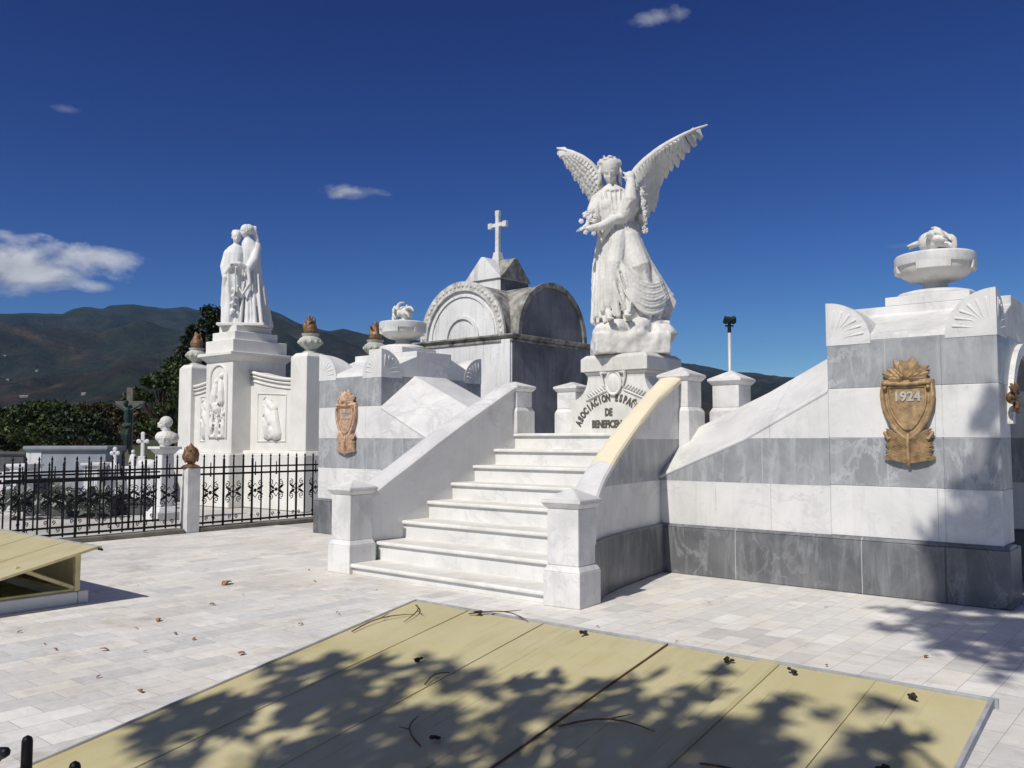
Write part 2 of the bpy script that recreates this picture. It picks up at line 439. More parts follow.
class MB:
    def __init__(s, org=(0, 0, 0)):
        s.v = []; s.f = []; s.o = Vector(org)

    def add(s, vs_, fs, M=None):
        n = len(s.v)
        for p in vs_:
            p = Vector(p)
            if M is not None: p = M @ p
            s.v.append(p)
        s.f += [tuple(i + n for i in q) for q in fs]
        return s

    def box(s, x0, x1, y0, y1, z0, z1, M=None):
        return s.add([(x0, y0, z0), (x1, y0, z0), (x1, y1, z0), (x0, y1, z0), (x0, y0, z1), (x1, y0, z1), (x1, y1, z1), (x0, y1, z1)],
                     [(0, 3, 2, 1), (4, 5, 6, 7), (0, 1, 5, 4), (1, 2, 6, 5), (2, 3, 7, 6), (3, 0, 4, 7)], M)

    def frustum(s, cx, cy, a0, b0, z0, a1, b1, z1, M=None):
        v = [(cx + i * a0, cy + j * b0, z0) for i, j in ((-1, -1), (1, -1), (1, 1), (-1, 1))] + [(cx + i * a1, cy + j * b1, z1) for i, j in ((-1, -1), (1, -1), (1, 1), (-1, 1))]
        return s.add(v, [(0, 3, 2, 1), (4, 5, 6, 7), (0, 1, 5, 4), (1, 2, 6, 5), (2, 3, 7, 6), (3, 0, 4, 7)], M)

    def prism(s, poly, y0, y1, M=None):
        """poly in (x,z), counter-clockwise seen from -y; extruded y0..y1"""
        n = len(poly)
        v = [(x, y0, z) for x, z in poly] + [(x, y1, z) for x, z in poly]
        f = [tuple(range(n)), tuple(range(2 * n - 1, n - 1, -1))]
        f += [(i, n + i, n + (i + 1) % n, (i + 1) % n) for i in range(n)]
        return s.add(v, f, M)

    def prism_x(s, poly, x0, x1, M=None):
        """poly in (y,z), extruded along x"""
        n = len(poly)
        v = [(x0, y, z) for y, z in poly] + [(x1, y, z) for y, z in poly]
        f = [tuple(range(n - 1, -1, -1)), tuple(range(n, 2 * n))]
        f += [(i, (i + 1) % n, n + (i + 1) % n, n + i) for i in range(n)]
        return s.add(v, f, M)

    def lathe(s, prof, seg=32, c=(0, 0, 0), M=None):
        v = []; f = []
        for r, z in prof:
            for k in range(seg):
                a = 2 * PI * k / seg
                v.append((c[0] + r * math.cos(a), c[1] + r * math.sin(a), c[2] + z))
        for i in range(len(prof) - 1):
            for k in range(seg):
                k2 = (k + 1) % seg
                f.append((i * seg + k, i * seg + k2, (i + 1) * seg + k2, (i + 1) * seg + k))
        f.append(tuple(range(seg - 1, -1, -1)))
        f.append(tuple((len(prof) - 1) * seg + k for k in range(seg)))
        return s.add(v, f, M)

    def tube(s, pts, rad, seg=8, M=None, cap=True):
        pts = [Vector(p) for p in pts]
        if not hasattr(rad, '__len__'): rad = [rad] * len(pts)
        # rounded ends
        if cap:
            a, b = (pts[0] - pts[1]).normalized(), (pts[-1] - pts[-2]).normalized()
            P = []; Q = []
            for k in (0.15, 0.6): P.append(pts[0] + a * rad[0] * math.cos(k * PI / 2)); Q.append(rad[0] * math.sin(k * PI / 2))
            P += pts; Q += list(rad)
            for k in (0.6, 0.15): P.append(pts[-1] + b * rad[-1] * math.cos(k * PI / 2)); Q.append(rad[-1] * math.sin(k * PI / 2))
            pts, rad = P, Q
        n = len(pts); v = []; f = []
        ref = None
        for i, p in enumerate(pts):
            t = (pts[min(i + 1, n - 1)] - pts[max(i - 1, 0)])
            if t.length < 1e-9: t = Vector((0, 0, 1))
            t.normalize()
            if ref is None:
                ref = Vector((0, 0, 1)) if abs(t.z) < 0.9 else Vector((1, 0, 0))
            e1 = (ref - t * ref.dot(t))
            if e1.length < 1e-6: e1 = t.orthogonal()
            e1.normalize(); ref = e1
            e2 = t.cross(e1)
            for k in range(seg):
                a = 2 * PI * k / seg
                v.append(p + (e1 * math.cos(a) + e2 * math.sin(a)) * rad[i])
        for i in range(n - 1):
            for k in range(seg):
                k2 = (k + 1) % seg
                f.append((i * seg + k, i * seg + k2, (i + 1) * seg + k2, (i + 1) * seg + k))
        f.append(tuple(range(seg - 1, -1, -1))); f.append(tuple((n - 1) * seg + k for k in range(seg)))
        return s.add(v, f, M)

    def ell(s, c, r, rot=None, seg=14, rings=9, M=None):
        if not hasattr(r, '__len__'): r = (r, r, r)
        T = Matrix.Translation(Vector(c))
        if rot is not None: T = T @ rot.to_4x4()
        v = [(0, 0, -r[2])]; f = []
        for i in range(1, rings):
            th = PI * i / rings
            for k in range(seg):
                a = 2 * PI * k / seg
                v.append((r[0] * math.sin(th) * math.cos(a), r[1] * math.sin(th) * math.sin(a), -r[2] * math.cos(th)))
        v.append((0, 0, r[2])); top = len(v) - 1
        for k in range(seg):
            k2 = (k + 1) % seg
            f.append((0, 1 + k2, 1 + k)); f.append((top, top - seg + k, top - seg + k2))
            for i in range(rings - 2):
                a = 1 + i * seg
                f.append((a + k, a + k2, a + seg + k2, a + seg + k))
        return s.add([T @ Vector(p) for p in v], f, M)

    def leaf(s, a, b, nrm, w, th=0.02, curl=0.0, M=None, wpos=0.45):
        """a pointed, thick, ridged leaf or feather from a to b, facing nrm"""
        a, b, nrm = Vector(a), Vector(b), Vector(nrm).normalized()
        d = b - a; side = d.cross(nrm).normalized()
        prof = [(0.0, 0.35), (0.15, 0.75), (wpos, 1.0), (0.75, 0.78), (0.92, 0.42), (1.0, 0.06)]
        v = []; f = []
        for t, k in prof:
            c = a + d * t + nrm * (curl * math.sin(t * PI))
            hw = w * 0.5 * k; h = th * (0.5 + 0.5 * k)
            v += [c - side * hw, c + nrm * h, c + side * hw, c - nrm * h * 0.6]
        for i in range(len(prof) - 1):
            for k in range(4):
                k2 = (k + 1) % 4
                f.append((i * 4 + k, i * 4 + k2, i * 4 + 4 + k2, i * 4 + 4 + k))
        f.append((3, 2, 1, 0)); n = len(v); f.append((n - 4, n - 3, n - 2, n - 1))
        return s.add(v, f, M)

    def loft(s, rings, M=None):
        n = len(rings[0]); v = []; f = []
        for r in rings: v += list(r)
        for i in range(len(rings) - 1):
            for k in range(n):
                k2 = (k + 1) % n
                f.append((i * n + k, i * n + k2, (i + 1) * n + k2, (i + 1) * n + k))
        f.append(tuple(range(n - 1, -1, -1))); f.append(tuple((len(rings) - 1) * n + k for k in range(n)))
        return s.add(v, f, M)

    def mesh(s, name):
        me = bpy.data.meshes.new(name)
        me.from_pydata([tuple(p - s.o) for p in s.v], [], s.f)
        bm = bmesh.new(); bm.from_mesh(me)
        bmesh.ops.recalc_face_normals(bm, faces=bm.faces)
        bm.to_mesh(me); bm.free()
        return me

    def build(s, name, m, parent=None, smooth=None, bevel=0.0, seg=1):
        """smooth: None = flat, True = all, number = auto-smooth angle"""
        me = s.mesh(name)
        me.materials.append(m)
        o = bpy.data.objects.new(name, me); link(o, parent)
        if bevel:
            md = o.modifiers.new('bevel', 'BEVEL'); md.width = bevel; md.segments = seg; md.limit_method = 'ANGLE'; md.angle_limit = R(30)
        if smooth is True:
            me.polygons.foreach_set('use_smooth', [True] * len(me.polygons))
        elif smooth:
            me.polygons.foreach_set('use_smooth', [True] * len(me.polygons))
            me.set_sharp_from_angle(angle=R(smooth))
        return o

    def remesh(s, name, m, parent=None, voxel=0.012, sm=2, warp=None):
        me = s.mesh(name + '_src')
        tmp = bpy.data.objects.new(name + '_src', me); link(tmp)
        md = tmp.modifiers.new('r', 'REMESH'); md.mode = 'VOXEL'; md.voxel_size = voxel; md.adaptivity = 0
        if sm:
            m2 = tmp.modifiers.new('s', 'SMOOTH'); m2.iterations = sm; m2.factor = 0.5
        dg = bpy.context.evaluated_depsgraph_get()
        me2 = bpy.data.meshes.new_from_object(tmp.evaluated_get(dg))
        bpy.data.objects.remove(tmp); bpy.data.meshes.remove(me)
        me2.name = name
        me2.materials.clear(); me2.materials.append(m)
        if warp:
            nv = [v.normal.copy() for v in me2.vertices]
            for v, n in zip(me2.vertices, nv): v.co += n * warp(v.co)
        me2.polygons.foreach_set('use_smooth', [True] * len(me2.polygons))
        me2.update()
        o = bpy.data.objects.new(name, me2); link(o, parent)
        return o


def clip(poly, z0, z1):
    """keep the part of a convex-ish (x,z) polygon between two heights"""
    def cut(P, keep, zc):
        out = []
        for i in range(len(P)):
            a, b = P[i], P[(i + 1) % len(P)]
            ia, ib = keep(a[1]), keep(b[1])
            if ia: out.append(a)
            if ia != ib:
                t = (zc - a[1]) / (b[1] - a[1]); out.append((a[0] + t * (b[0] - a[0]), zc))
        return out
    P = cut(poly, lambda z: z >= z0 - 1e-9, z0)
    return cut(P, lambda z: z <= z1 + 1e-9, z1) if P else P


# ================================================================== SETTING
def sheet(name, x0, x1, y0, y1, z, m):
    mb = MB(); mb.add([(x0, y0, z), (x1, y0, z), (x1, y1, z), (x0, y1, z)], [(0, 1, 2, 3)])
    o = mb.build(name, m); tag(o, kind='structure'); return o


sheet('ground', -9000, 9000, -9000, 9000, -0.012, valley())
sheet('cemetery_path', -60, -13.66, -12, 34, -0.006, GRAVEL)
sheet('paved_plaza', -13.65, 12, -9, 9.6, 0.0, PAVE)
sheet('cemetery_ground', -13.64, 30, 9.61, 70, -0.006, GRAVEL)

# mountains: one terrain, crest line seen from the plaza
RX = [-400, -150, 0, 32, 58, 68, 82, 100, 106, 129, 145, 161, 184, 200, 230, 258, 280, 296, 330, 343, 367, 450, 560, 650, 681, 708, 725, 740, 758, 780, 850, 1000, 1200, 1500]
RY = [330, 318, 313.5, 312, 314, 309, 307, 308, 304.5, 302.5, 305, 308, 306.5, 310, 307, 306, 314, 322, 331, 329, 334, 345, 352, 358, 362.7, 366, 370, 372, 373.7, 377, 384, 392, 400, 405]


def terrain():
    az = np.linspace(-58, 58, 420); rr = np.concatenate([np.linspace(700, 5600, 120), np.linspace(5700, 8000, 14)])
    v = []; f = []
    for a in az:
        px = 512 + 858 * math.tan(R(a)) if abs(a) < 57 else 1600 * np.sign(a)
        RR = 5500.0
        y = float(np.interp(px, RX, RY))
        H = RR * (439 - y) / 858 * math.cos(R(a)) - 1.6
        th = R(129.8 - a)
        for r in rr:
            t = (r - 900) / (RR - 900)
            x_, y_ = math.cos(th) * r, math.sin(th) * r
            n = noise.fractal(Vector((x_ * 0.0011, y_ * 0.0011, 3.3)), 1.0, 2.1, 6)
            rd = 1 - abs(noise.noise(Vector((x_ * 0.0009 + 5, y_ * 0.0009, 1.7)))) * 2.2
            rf = 1 - abs(noise.noise(Vector((x_ * 0.0035, y_ * 0.0035, 6.1)))) * 2
            if t <= 0: h = -3
            elif t <= 1:
                env = 4 * t * (1 - t)
                h = H * (t ** 1.45) + env * H * (0.13 * n + 0.20 * (rd - 0.5) + 0.09 * rf)
                h = min(h, H * (r / RR) * 0.985) if t < 0.97 else h
                h = max(h, -3)
            else:
                h = H * max(0.0, 1 - (r - RR) / 2600)
            v.append((x_, y_, h + ((9 * rf + 7 * noise.noise(Vector((x_ * 0.013, y_ * 0.013, 2)))) if 0.1 < t < 1.01 else 0)))
    n = len(rr)
    for i in range(len(az) - 1):
        for j in range(n - 1):
            f.append((i * n + j, i * n + j + 1, (i + 1) * n + j + 1, (i + 1) * n + j))
    me = bpy.data.meshes.new('mountains'); me.from_pydata(v, [], f)
    bm = bmesh.new(); bm.from_mesh(me)
    bmesh.ops.recalc_face_normals(bm, faces=bm.faces); bm.to_mesh(me); bm.free()
    if sum(p.normal.z for p in me.polygons) < 0: me.flip_normals()
    me.polygons.foreach_set('use_smooth', [True] * len(me.polygons))
    me.materials.append(mountain_mat())
    o = bpy.data.objects.new('mountains', me); link(o); tag(o, kind='structure')
    return o


terr = terrain()

hz_m = bpy.data.materials.new('haze_air'); hz_m.use_nodes = True
ht = NT(hz_m.node_tree); ht.n.clear()
pv = ht.new('ShaderNodeVolumePrincipled'); pv.inputs['Color'].default_value = (0.30, 0.55, 1.0, 1)
pv.inputs['Density'].default_value = 0.00004; pv.inputs['Anisotropy'].default_value = 0.0
ho = ht.new('ShaderNodeOutputMaterial'); ht.l.new(pv.outputs[0], ho.inputs['Volume'])
hb = MB(); hb.box(-10500, 10500, -10500, 10500, -1.2, 1150)
hz = hb.build('haze', hz_m); tag(hz, kind='stuff', label='thin blue haze over the valley', cat='haze')

# ================================================================== THE MONUMENT
CX0 = -6.70          # middle of the stairs
W0 = 9.26            # front face of the monument
LAND = 1.682


def stairs():
    t = thing('staircase', 'wide white marble staircase rising between two sloping balustrades to the angel', 'staircase', (CX0, 8, 0))
    zs = [0.125 + k * (LAND - 0.125) / 7 for k in range(8)]
    ws = [6.68 + k * (9.74 - 6.68) / 7 for k in range(8)]
    for k in range(8):
        w, z = ws[k], zs[k]
        z0 = 0 if k == 0 else zs[k - 1]
        if k == 0: xa, xb = -8.06, -5.15
        elif k < 2: xa, xb = -8.10, -5.22
        else: xa, xb = -8.11, -5.28 - 0.05 * (k - 2)
        back = ws[k + 1] + 0.12 if k < 7 else 13.0
        m = MB((CX0, 8, 0)); m.box(xa, xb, w + 0.03, back, max(0, z0 - 0.02) if k else 0.0, z - 0.045)
        m.build('riser', STEPM, t, bevel=0.004)
        m = MB((CX0, 8, 0))
        if k < 7: m.box(xa, xb, w - 0.01, back + 0.0, z - 0.045, z)
        else: m.box(-8.16, -5.60, w - 0.01, 13.0, z - 0.045, z)
        m.build('tread', NOSEM if k % 3 != 5 else STEPM, t, bevel=0.014, seg=2)
    return t


stairs()


def rot_box(cx, cy, a):
    return Matrix.Translation((cx, cy, 0)) @ Matrix.Rotation(a, 4, 'Z')


def post_mesh(t, cx, cy, half, z0, zb, zc, za, ang=0.0, org=(0, 0, 0), m=POSTM):
    """a square post: pedestal block, chamfer, shaft, moulded cap with a low pyramid"""
    M = rot_box(cx, cy, ang)
    b = MB(org); b.box(-half * 1.17, half * 1.17, -half * 1.17, half * 1.17, z0, zb - 0.03, M)
    b.frustum(0, 0, half * 1.17, half * 1.17, zb - 0.03, half, half, zb + 0.03, M)
    b.build('post_base', m, t, bevel=0.008, seg=2)
    b = MB(org); b.box(-half, half, -half, half, zb + 0.03, zc, M); b.build('shaft', m, t, bevel=0.008, seg=2)
    b = MB(org)
    b.frustum(0, 0, half * 1.02, half * 1.02, zc, half * 1.25, half * 1.25, zc + 0.05, M)
    b.box(-half * 1.27, half * 1.27, -half * 1.27, half * 1.27, zc + 0.05, zc + 0.085, M)
    b.frustum(0, 0, half * 1.27, half * 1.27, zc + 0.085, 0.012, 0.012, za, M)
    b.build('cap', m, t, bevel=0.01, seg=2)


def newel(name_label, cx, cy, half, z0, zb, zc, za, ang=0.0):
    t = thing('newel_post', name_label, 'post', (cx, cy, z0), 0, 'square marble posts of the stair')
    post_mesh(t, cx, cy, half, z0, zb, zc, za, ang, (cx, cy, z0))
    return t


newel('large white marble newel post at the foot of the stairs, left side', -8.255, 6.86, 0.175, 0, 0.36, 0.93, 1.10)
newel('large white marble newel post at the foot of the stairs, nearest the yellow cover', -4.955, 6.86, 0.175, 0, 0.36, 0.93, 1.12, R(5))
newel('square capped post at the top of the left stair balustrade', -8.22, 9.94, 0.18, LAND, 2.04, 2.30, 2.46)
newel('square capped post at the top of the cream coping, right side of stairs', -5.42, 9.94, 0.185, 1.2, 1.98, 2.34, 2.53)
newel('square capped post tucked against the left side of the angel pedestal', -7.60, 10.56, 0.17, LAND, 2.02, 2.30, 2.46)
newel('square capped post standing alone behind the sloped right wing wall', -5.00, 10.52, 0.185, 1.5, 1.98, 2.30, 2.50)


def balustrade(side):
    """solid wall beside the stairs, with a rounded sloping coping; flares out to the newel"""
    if side < 0:
        inner = [(-8.14, 7.02), (-8.12, 7.2), (-8.11, 7.5), (-8.10, 8.0), (-8.09, 8.8), (-8.08, 9.77)]
        outer = [(x - 0.30, y) for x, y in inner]
        lab = 'left stair balustrade wall with smooth white rounded coping'
    else:
        inner = [(-5.13, 7.02), (-5.19, 7.2), (-5.27, 7.5), (-5.35, 7.9), (-5.43, 8.4), (-5.50, 8.9), (-5.60, 9.77)]
        outer = [(-4.84, 7.02), (-4.91, 7.2), (-5.03, 7.5), (-5.13, 7.9), (-5.22, 8.4), (-5.30, 8.9), (-5.355, 9.26), (-5.355, 9.77)]
        lab = 'right stair balustrade wall with grey marble band and cream painted coping'
    def zc(y):
        return float(np.interp(y, [7.0, 7.15, 7.35, 7.7, 8.1, 8.6, 9.77], [0.86, 0.94, 1.06, 1.25, 1.48, 1.75, 2.34]))
    org = (inner[2][0], 8.2, 0)
    t = thing('balustrade', lab, 'balustrade', org)
    ys = np.linspace(7.02, 9.77, 28)
    ii = [(float(np.interp(y, [p[1] for p in inner], [p[0] for p in inner])), y) for y in ys]
    oo = [(float(np.interp(y, [p[1] for p in outer], [p[0] for p in outer])), y) for y in ys]

    def course(name, z0, z1, m, inset=0.0, grow=0.0, bevel=0.0):
        b = MB(org); v = []; f = []
        idx = [i for i, y in enumerate(ys) if zc(y) > z0 + 0.02]
        if len(idx) < 2: return
        for i in idx:
            top = min(z1, zc(ys[i]))
            sgn = 1 if side > 0 else -1
            a = (ii[i][0], ii[i][1]); c = (oo[i][0] + sgn * grow, oo[i][1])
            v += [(a[0], a[1], z0), (c[0], c[1], z0), (c[0], c[1], top), (a[0], a[1], top)]
        for k in range(len(idx) - 1):
            for e in range(4):
                e2 = (e + 1) % 4
                f.append((k * 4 + e, k * 4 + e2, k * 4 + 4 + e2, k * 4 + 4 + e))
        n = len(v); f += [(0, 1, 2, 3), (n - 4, n - 3, n - 2, n - 1)]
        b.add(v, f); b.build(name, m, t, bevel=bevel)
    if side > 0:
        course('plinth', 0, 0.58, BASEM, grow=0.06, bevel=0.015)
        course('wall', 0.58, 1.10, MARBLE)
        course('grey_band', 1.10, 1.60, GREYM)
        course('upper_wall', 1.60, 3.0, MARBLE)
    else:
        course('wall', 0.0, 3.0, STEPM)
    # coping: rounded bar section swept along the wall top
    for part, (ya, yb, mm) in (({0: ('coping', (7.02, 7.75, MARBLE)), 1: ('cream_coping', (7.75, 9.80, CREAM))}).values() if side > 0 else [('coping', (7.02, 9.80, MARBLE))]):
        b = MB(org); rings = []
        for y in np.linspace(ya, yb, 22):
            xi = float(np.interp(y, ys, [p[0] for p in ii])); xo = float(np.interp(y, ys, [p[0] for p in oo]))
            sgn = 1 if side > 0 else -1
            xa, xb = xi - sgn * 0.035, xo + sgn * 0.035
            z = zc(y)
            prof = [(xa, z - 0.015), (xb, z - 0.015), (xb, z + 0.035), (xb - (xb - xa) * 0.07, z + 0.062), (xb - (xb - xa) * 0.3, z + 0.078), ((xa + xb) / 2, z + 0.082), (xa + (xb - xa) * 0.3, z + 0.078), (xa + (xb - xa) * 0.07, z + 0.062), (xa, z + 0.035)]
            rings.append([(px_, y, pz) for px_, pz in prof])
        b.loft(rings); b.build(part, mm, t, smooth=40)
    return t


balustrade(-1)
balustrade(1)


def wing(side):
    if side > 0:
        xt, xe = -3.29, -5.37
        top = [(-3.29, 2.135), (-4.26, 1.612), (-5.37, 1.155)]
        ridge_end = (-5.36, 1.69)
        lab = 'right wing wall with grey marble bands and a sloping white top'
    else:
        xt, xe = -10.46, -8.2
        top = [(-10.46, 2.125), (-9.255, 1.56), (-8.2, 1.08)]
        ridge_end = (-8.2, 1.60)
        lab = 'left wing wall with grey marble band and faceted white top'
    org = ((xt + xe) / 2, W0, 0)
    t = thing('wing_wall', lab, 'wall', org)
    poly = [(xe, 0), (xt, 0)] + top if side < 0 else [(xt, 0)] + top + [(xe, 0)]
    poly = [(xt, 0.0)] + [p for p in top] + [(xe, 0.0)]
    def course(name, z0, z1, m, y0=W0, bevel=0.0):
        P = clip(poly, z0, z1)
        if len(P) > 2:
            b = MB(org); b.prism(P, y0, W0 + 0.75); b.build(name, m, t, bevel=bevel)
    course('plinth', 0, 0.555, BASEM, W0 - 0.05, 0.012)
    b = MB(org); lo, hi = min(xt, xe), max(xt, xe)
    b.prism_x([(W0 - 0.05, 0.555), (W0 + 0.3, 0.555), (W0 + 0.3, 0.585), (W0 - 0.003, 0.585)], lo, hi); b.build('plinth_ledge', BASEM, t)
    course('lower_white_course', 0.585, 1.10, MARBLE)
    course('grey_band', 1.10, 1.61, GREYM)
    course('upper_white_course', 1.61, 3, MARBLE)
    # sloping cap: a facet leaning back from the front edge to a ridge, then a level-depth slope behind
    F = [(x, W0 - 0.012, z + 0.0) for x, z in top]
    rz = 0.535
    Rg = [(xt, W0 + 0.74, top[0][1] + rz), (top[1][0], W0 + 0.74, top[1][1] + rz + 0.02), (ridge_end[0], W0 + 0.74, ridge_end[1])]
    B = [(p[0], W0 + 1.5, p[2]) for p in Rg]
    Fb = [(p[0], p[1] , p[2] - 0.03) for p in F]
    Bb = [(p[0], p[1], 0.2) for p in B]
    v = F + Rg + B + Fb + Bb
    f = []
    for i in (0, 1):
        f += [(i, i + 1, 4 + i, 3 + i), (3 + i, 4 + i, 7 + i, 6 + i), (9 + i, i + 9 + 1, i + 1, i), (6 + i, 7 + i, 13 + i, 12 + i), (9 + i, 12 + i, 13 + i, 10 + i)]
    f += [(0, 3, 6, 12, 9), (2, 11, 14, 8, 5)]
    b = MB(org); b.add(v, f); b.build('sloping_cap', MARBLE, t, bevel=0.012, seg=2)
    return t


wing(1)
wing(-1)

# platform behind the wings, carrying the pedestal and posts
pt = thing('monument_platform', 'raised marble platform behind the wing walls and stairs', 'platform', (-6.7, 12, 0))
b = MB((-6.7, 12, 0)); b.box(-9.4, -7.97, 10.9, 13.2, 0, 1.5); b.box(-5.28, -4.1, 10.1, 13.2, 0, 1.55); b.build('platform_block', MARBLE, pt, bevel=0.01)


def tower(xl, xr, label, arch_side):
    y0, y1 = W0, 11.67
    xc = (xl + xr) / 2; org = (xc, (y0 + y1) / 2, 0)
    t = thing('marble_tower', label, 'tower', org, 0, 'banded marble towers of the monument')
    def course(name, z0, z1, m, g=0.0, bev=0.006):
        b = MB(org)
        if arch_side:      # leave an arched opening in the right-hand side
            hw, zs = 0.72, 1.75
            yc = (y0 + y1) / 2 + 0.02
            poly = [(y0 - g, z0), (y1 + g, z0), (y1 + g, z1), (y0 - g, z1)]
            def half(ys):
                return ys
            def ed(z):
                if z <= zs: return hw
                d = z - zs
                return math.sqrt(max(0, hw * hw - d * d)) if d < hw else 0.0
            zz = [z0] + [z for z in np.linspace(z0, z1, 14)[1:-1]] + [z1]
            L = [(yc - ed(z), z) for z in zz]; Rr = [(yc + ed(z), z) for z in zz]
            b.box(xl - g, xr - 0.5, y0 - g, y1 + g, z0, z1)
            if ed(z0) > 0:
                b.prism_x([(y0 - g, z0)] + L + [(y0 - g, z1)], xr - 0.5, xr + g)
                b.prism_x([(y1 + g, z1)] + Rr[::-1] + [(y1 + g, z0)], xr - 0.5, xr + g)
                if ed(z1) <= 0.02:
                    pass
            else:
                b.box(xr - 0.5, xr + g, y0 - g, y1 + g, z0, z1)
        else:
            b.box(xl - g, xr + g, y0 - g, y1 + g, z0, z1)
        b.build(name, m, t, bevel=bev)
    course('plinth', 0, 0.555, BASEM, 0.055, 0.012)
    b = MB(org)
    if not arch_side:
        b.frustum(xc, (y0 + y1) / 2, (xr - xl) / 2 + 0.055, (y1 - y0) / 2 + 0.055, 0.555, (xr - xl) / 2 + 0.003, (y1 - y0) / 2 + 0.003, 0.585)
    else:
        b.prism_x([(y0 - 0.055, 0.555), (y0 + 0.3, 0.555), (y0 + 0.3, 0.585), (y0 - 0.003, 0.585)], xl - 0.05, xr + 0.05)
    b.build('plinth_ledge', BASEM, t)
    course('lower_white_course', 0.585, 1.11, MARBLE)
    course('lower_grey_band', 1.11, 1.61, GREYM)
    course('upper_white_course', 1.61, 2.135, MARBLE)
    course('upper_grey_band', 2.135, 2.63, GREYM)
    # the lid
    b = MB(org)
    yc = (y0 + y1) / 2
    b.prism_x([(y0 + 0.0, 2.63), (y1, 2.63), (y1 - 0.05, 2.70), (yc + 0.42, 2.99), (yc + 0.42, 3.085), (yc - 0.42, 3.085), (yc - 0.42, 2.99), (y0 + 0.02, 2.70)], xl, xr)
    b.build('lid', MARBLE if not arch_side else POSTM, t, bevel=0.006)
    # corner horns, quarter round on both outer faces
    for sx, sy in ((0, 0), (1, 0), (0, 1), (1, 1)):
        r, h, N = 0.46, 0.43, 16
        cx, dx = (xl, 1) if sx == 0 else (xr, -1)
        cy, dy = (y0, 1) if sy == 0 else (y1, -1)
        b = MB(org); v = []; f = []
        for i in range(N + 1):
            for j in range(N + 1):
                a, c = r * math.sin(i / N * PI / 2), r * math.sin(j / N * PI / 2)
                q = max(a, c) / r
                z = h * math.sqrt(max(0, 1 - q * q))
                v.append((cx + dx * a - dx * 0.004, cy + dy * c - dy * 0.004, 2.632 + z))
        base = len(v)
        for i in range(N + 1):
            for j in range(N + 1):
                a, c = r * math.sin(i / N * PI / 2), r * math.sin(j / N * PI / 2)
                v.append((cx + dx * a - dx * 0.004, cy + dy * c - dy * 0.004, 2.60))
        g = lambda i, j: i * (N + 1) + j
        for i in range(N):
            for j in range(N):
                f.append((g(i, j), g(i + 1, j), g(i + 1, j + 1), g(i, j + 1)))
            f.append((g(i, 0), g(i + 1, 0), base + g(i + 1, 0), base + g(i, 0)))
            f.append((g(0, i), g(0, i + 1), base + g(0, i + 1), base + g(0, i)))
        b.add(v, f)
        hr = b.build('corner_horn', MARBLE, t, smooth=35)
        # fan relief
        fb = MB(org)
        for k in range(6):
            a = R(10 + k * 15)
            for ax in (0, 1):
                if ax == 0:
                    p0 = (cx + dx * 0.05, cy + dy * 0.002, 2.66)
                    p1 = (cx + dx * (0.05 + 0.36 * math.cos(a)), cy + dy * 0.002, 2.66 + 0.33 * math.sin(a)); nn = (0, -dy, 0)
                else:
                    p0 = (cx + dx * 0.002, cy + dy * 0.05, 2.66)
                    p1 = (cx + dx * 0.002, cy + dy * (0.05 + 0.36 * math.cos(a)), 2.66 + 0.33 * math.sin(a)); nn = (-dx, 0, 0)
                bow = Vector((0, 0, 0.035 * math.sin(k)))
                mid = (Vector(p0) + Vector(p1)) / 2 + bow
                fb.tube([Vector(p0).lerp(Vector(p1), .25), mid, Vector(p1).lerp(Vector(p0), .08)], [0.004, 0.010, 0.018], 8)
        fb.build('fan_relief', MARBLE, hr, smooth=50)
    b = MB(org); b.box(xc - 0.43, xc + 0.43, yc - 0.415, yc + 0.415, 3.085, 3.185); b.build('top_step', POSTM, t, bevel=0.006)
    b = MB(org); b.lathe([(0.41, 3.185), (0.41, 3.215), (0.385, 3.24), (0.30, 3.262)], 48, (xc, yc, 0)); b.build('round_step', POSTM, t, smooth=30)
    if arch_side:
        # raised archivolt and dark grille door inside the arch
        b = MB(org); yy = yc + 0.02
        rings = []
        for k in range(33):
            a = PI * k / 32
            c, s_ = math.cos(a), math.sin(a)
            rings.append([(xr - 0.01, yy + 0.74 * c, 1.75 + 0.74 * s_), (xr + 0.05, yy + 0.74 * c, 1.75 + 0.74 * s_), (xr + 0.05, yy + 0.86 * c, 1.75 + 0.86 * s_), (xr - 0.01, yy + 0.86 * c, 1.75 + 0.86 * s_)])
        b.loft(rings); b.build('archivolt', MARBLE, t, smooth=35)
        b = MB(org); b.box(xr - 0.45, xr - 0.42, yy - 0.75, yy + 0.75, 0, 2.52); b.build('dark_door', DARKIN, t)
        b = MB(org)
        b.prism_x([(y0, 2.631), (y0 + 0.5, 2.631), (y0 + 0.06, 2.64), (y0, 2.64)], xr, xr + 0.002)
        b.build('corner_trim', MARBLE, t)
    return t


tower(-3.29, -1.665, 'right marble tower of grey and white bands with tree shadow at its foot', True)
tower(-12.06, -10.46, 'left marble tower of grey and white bands beside the iron fence', False)


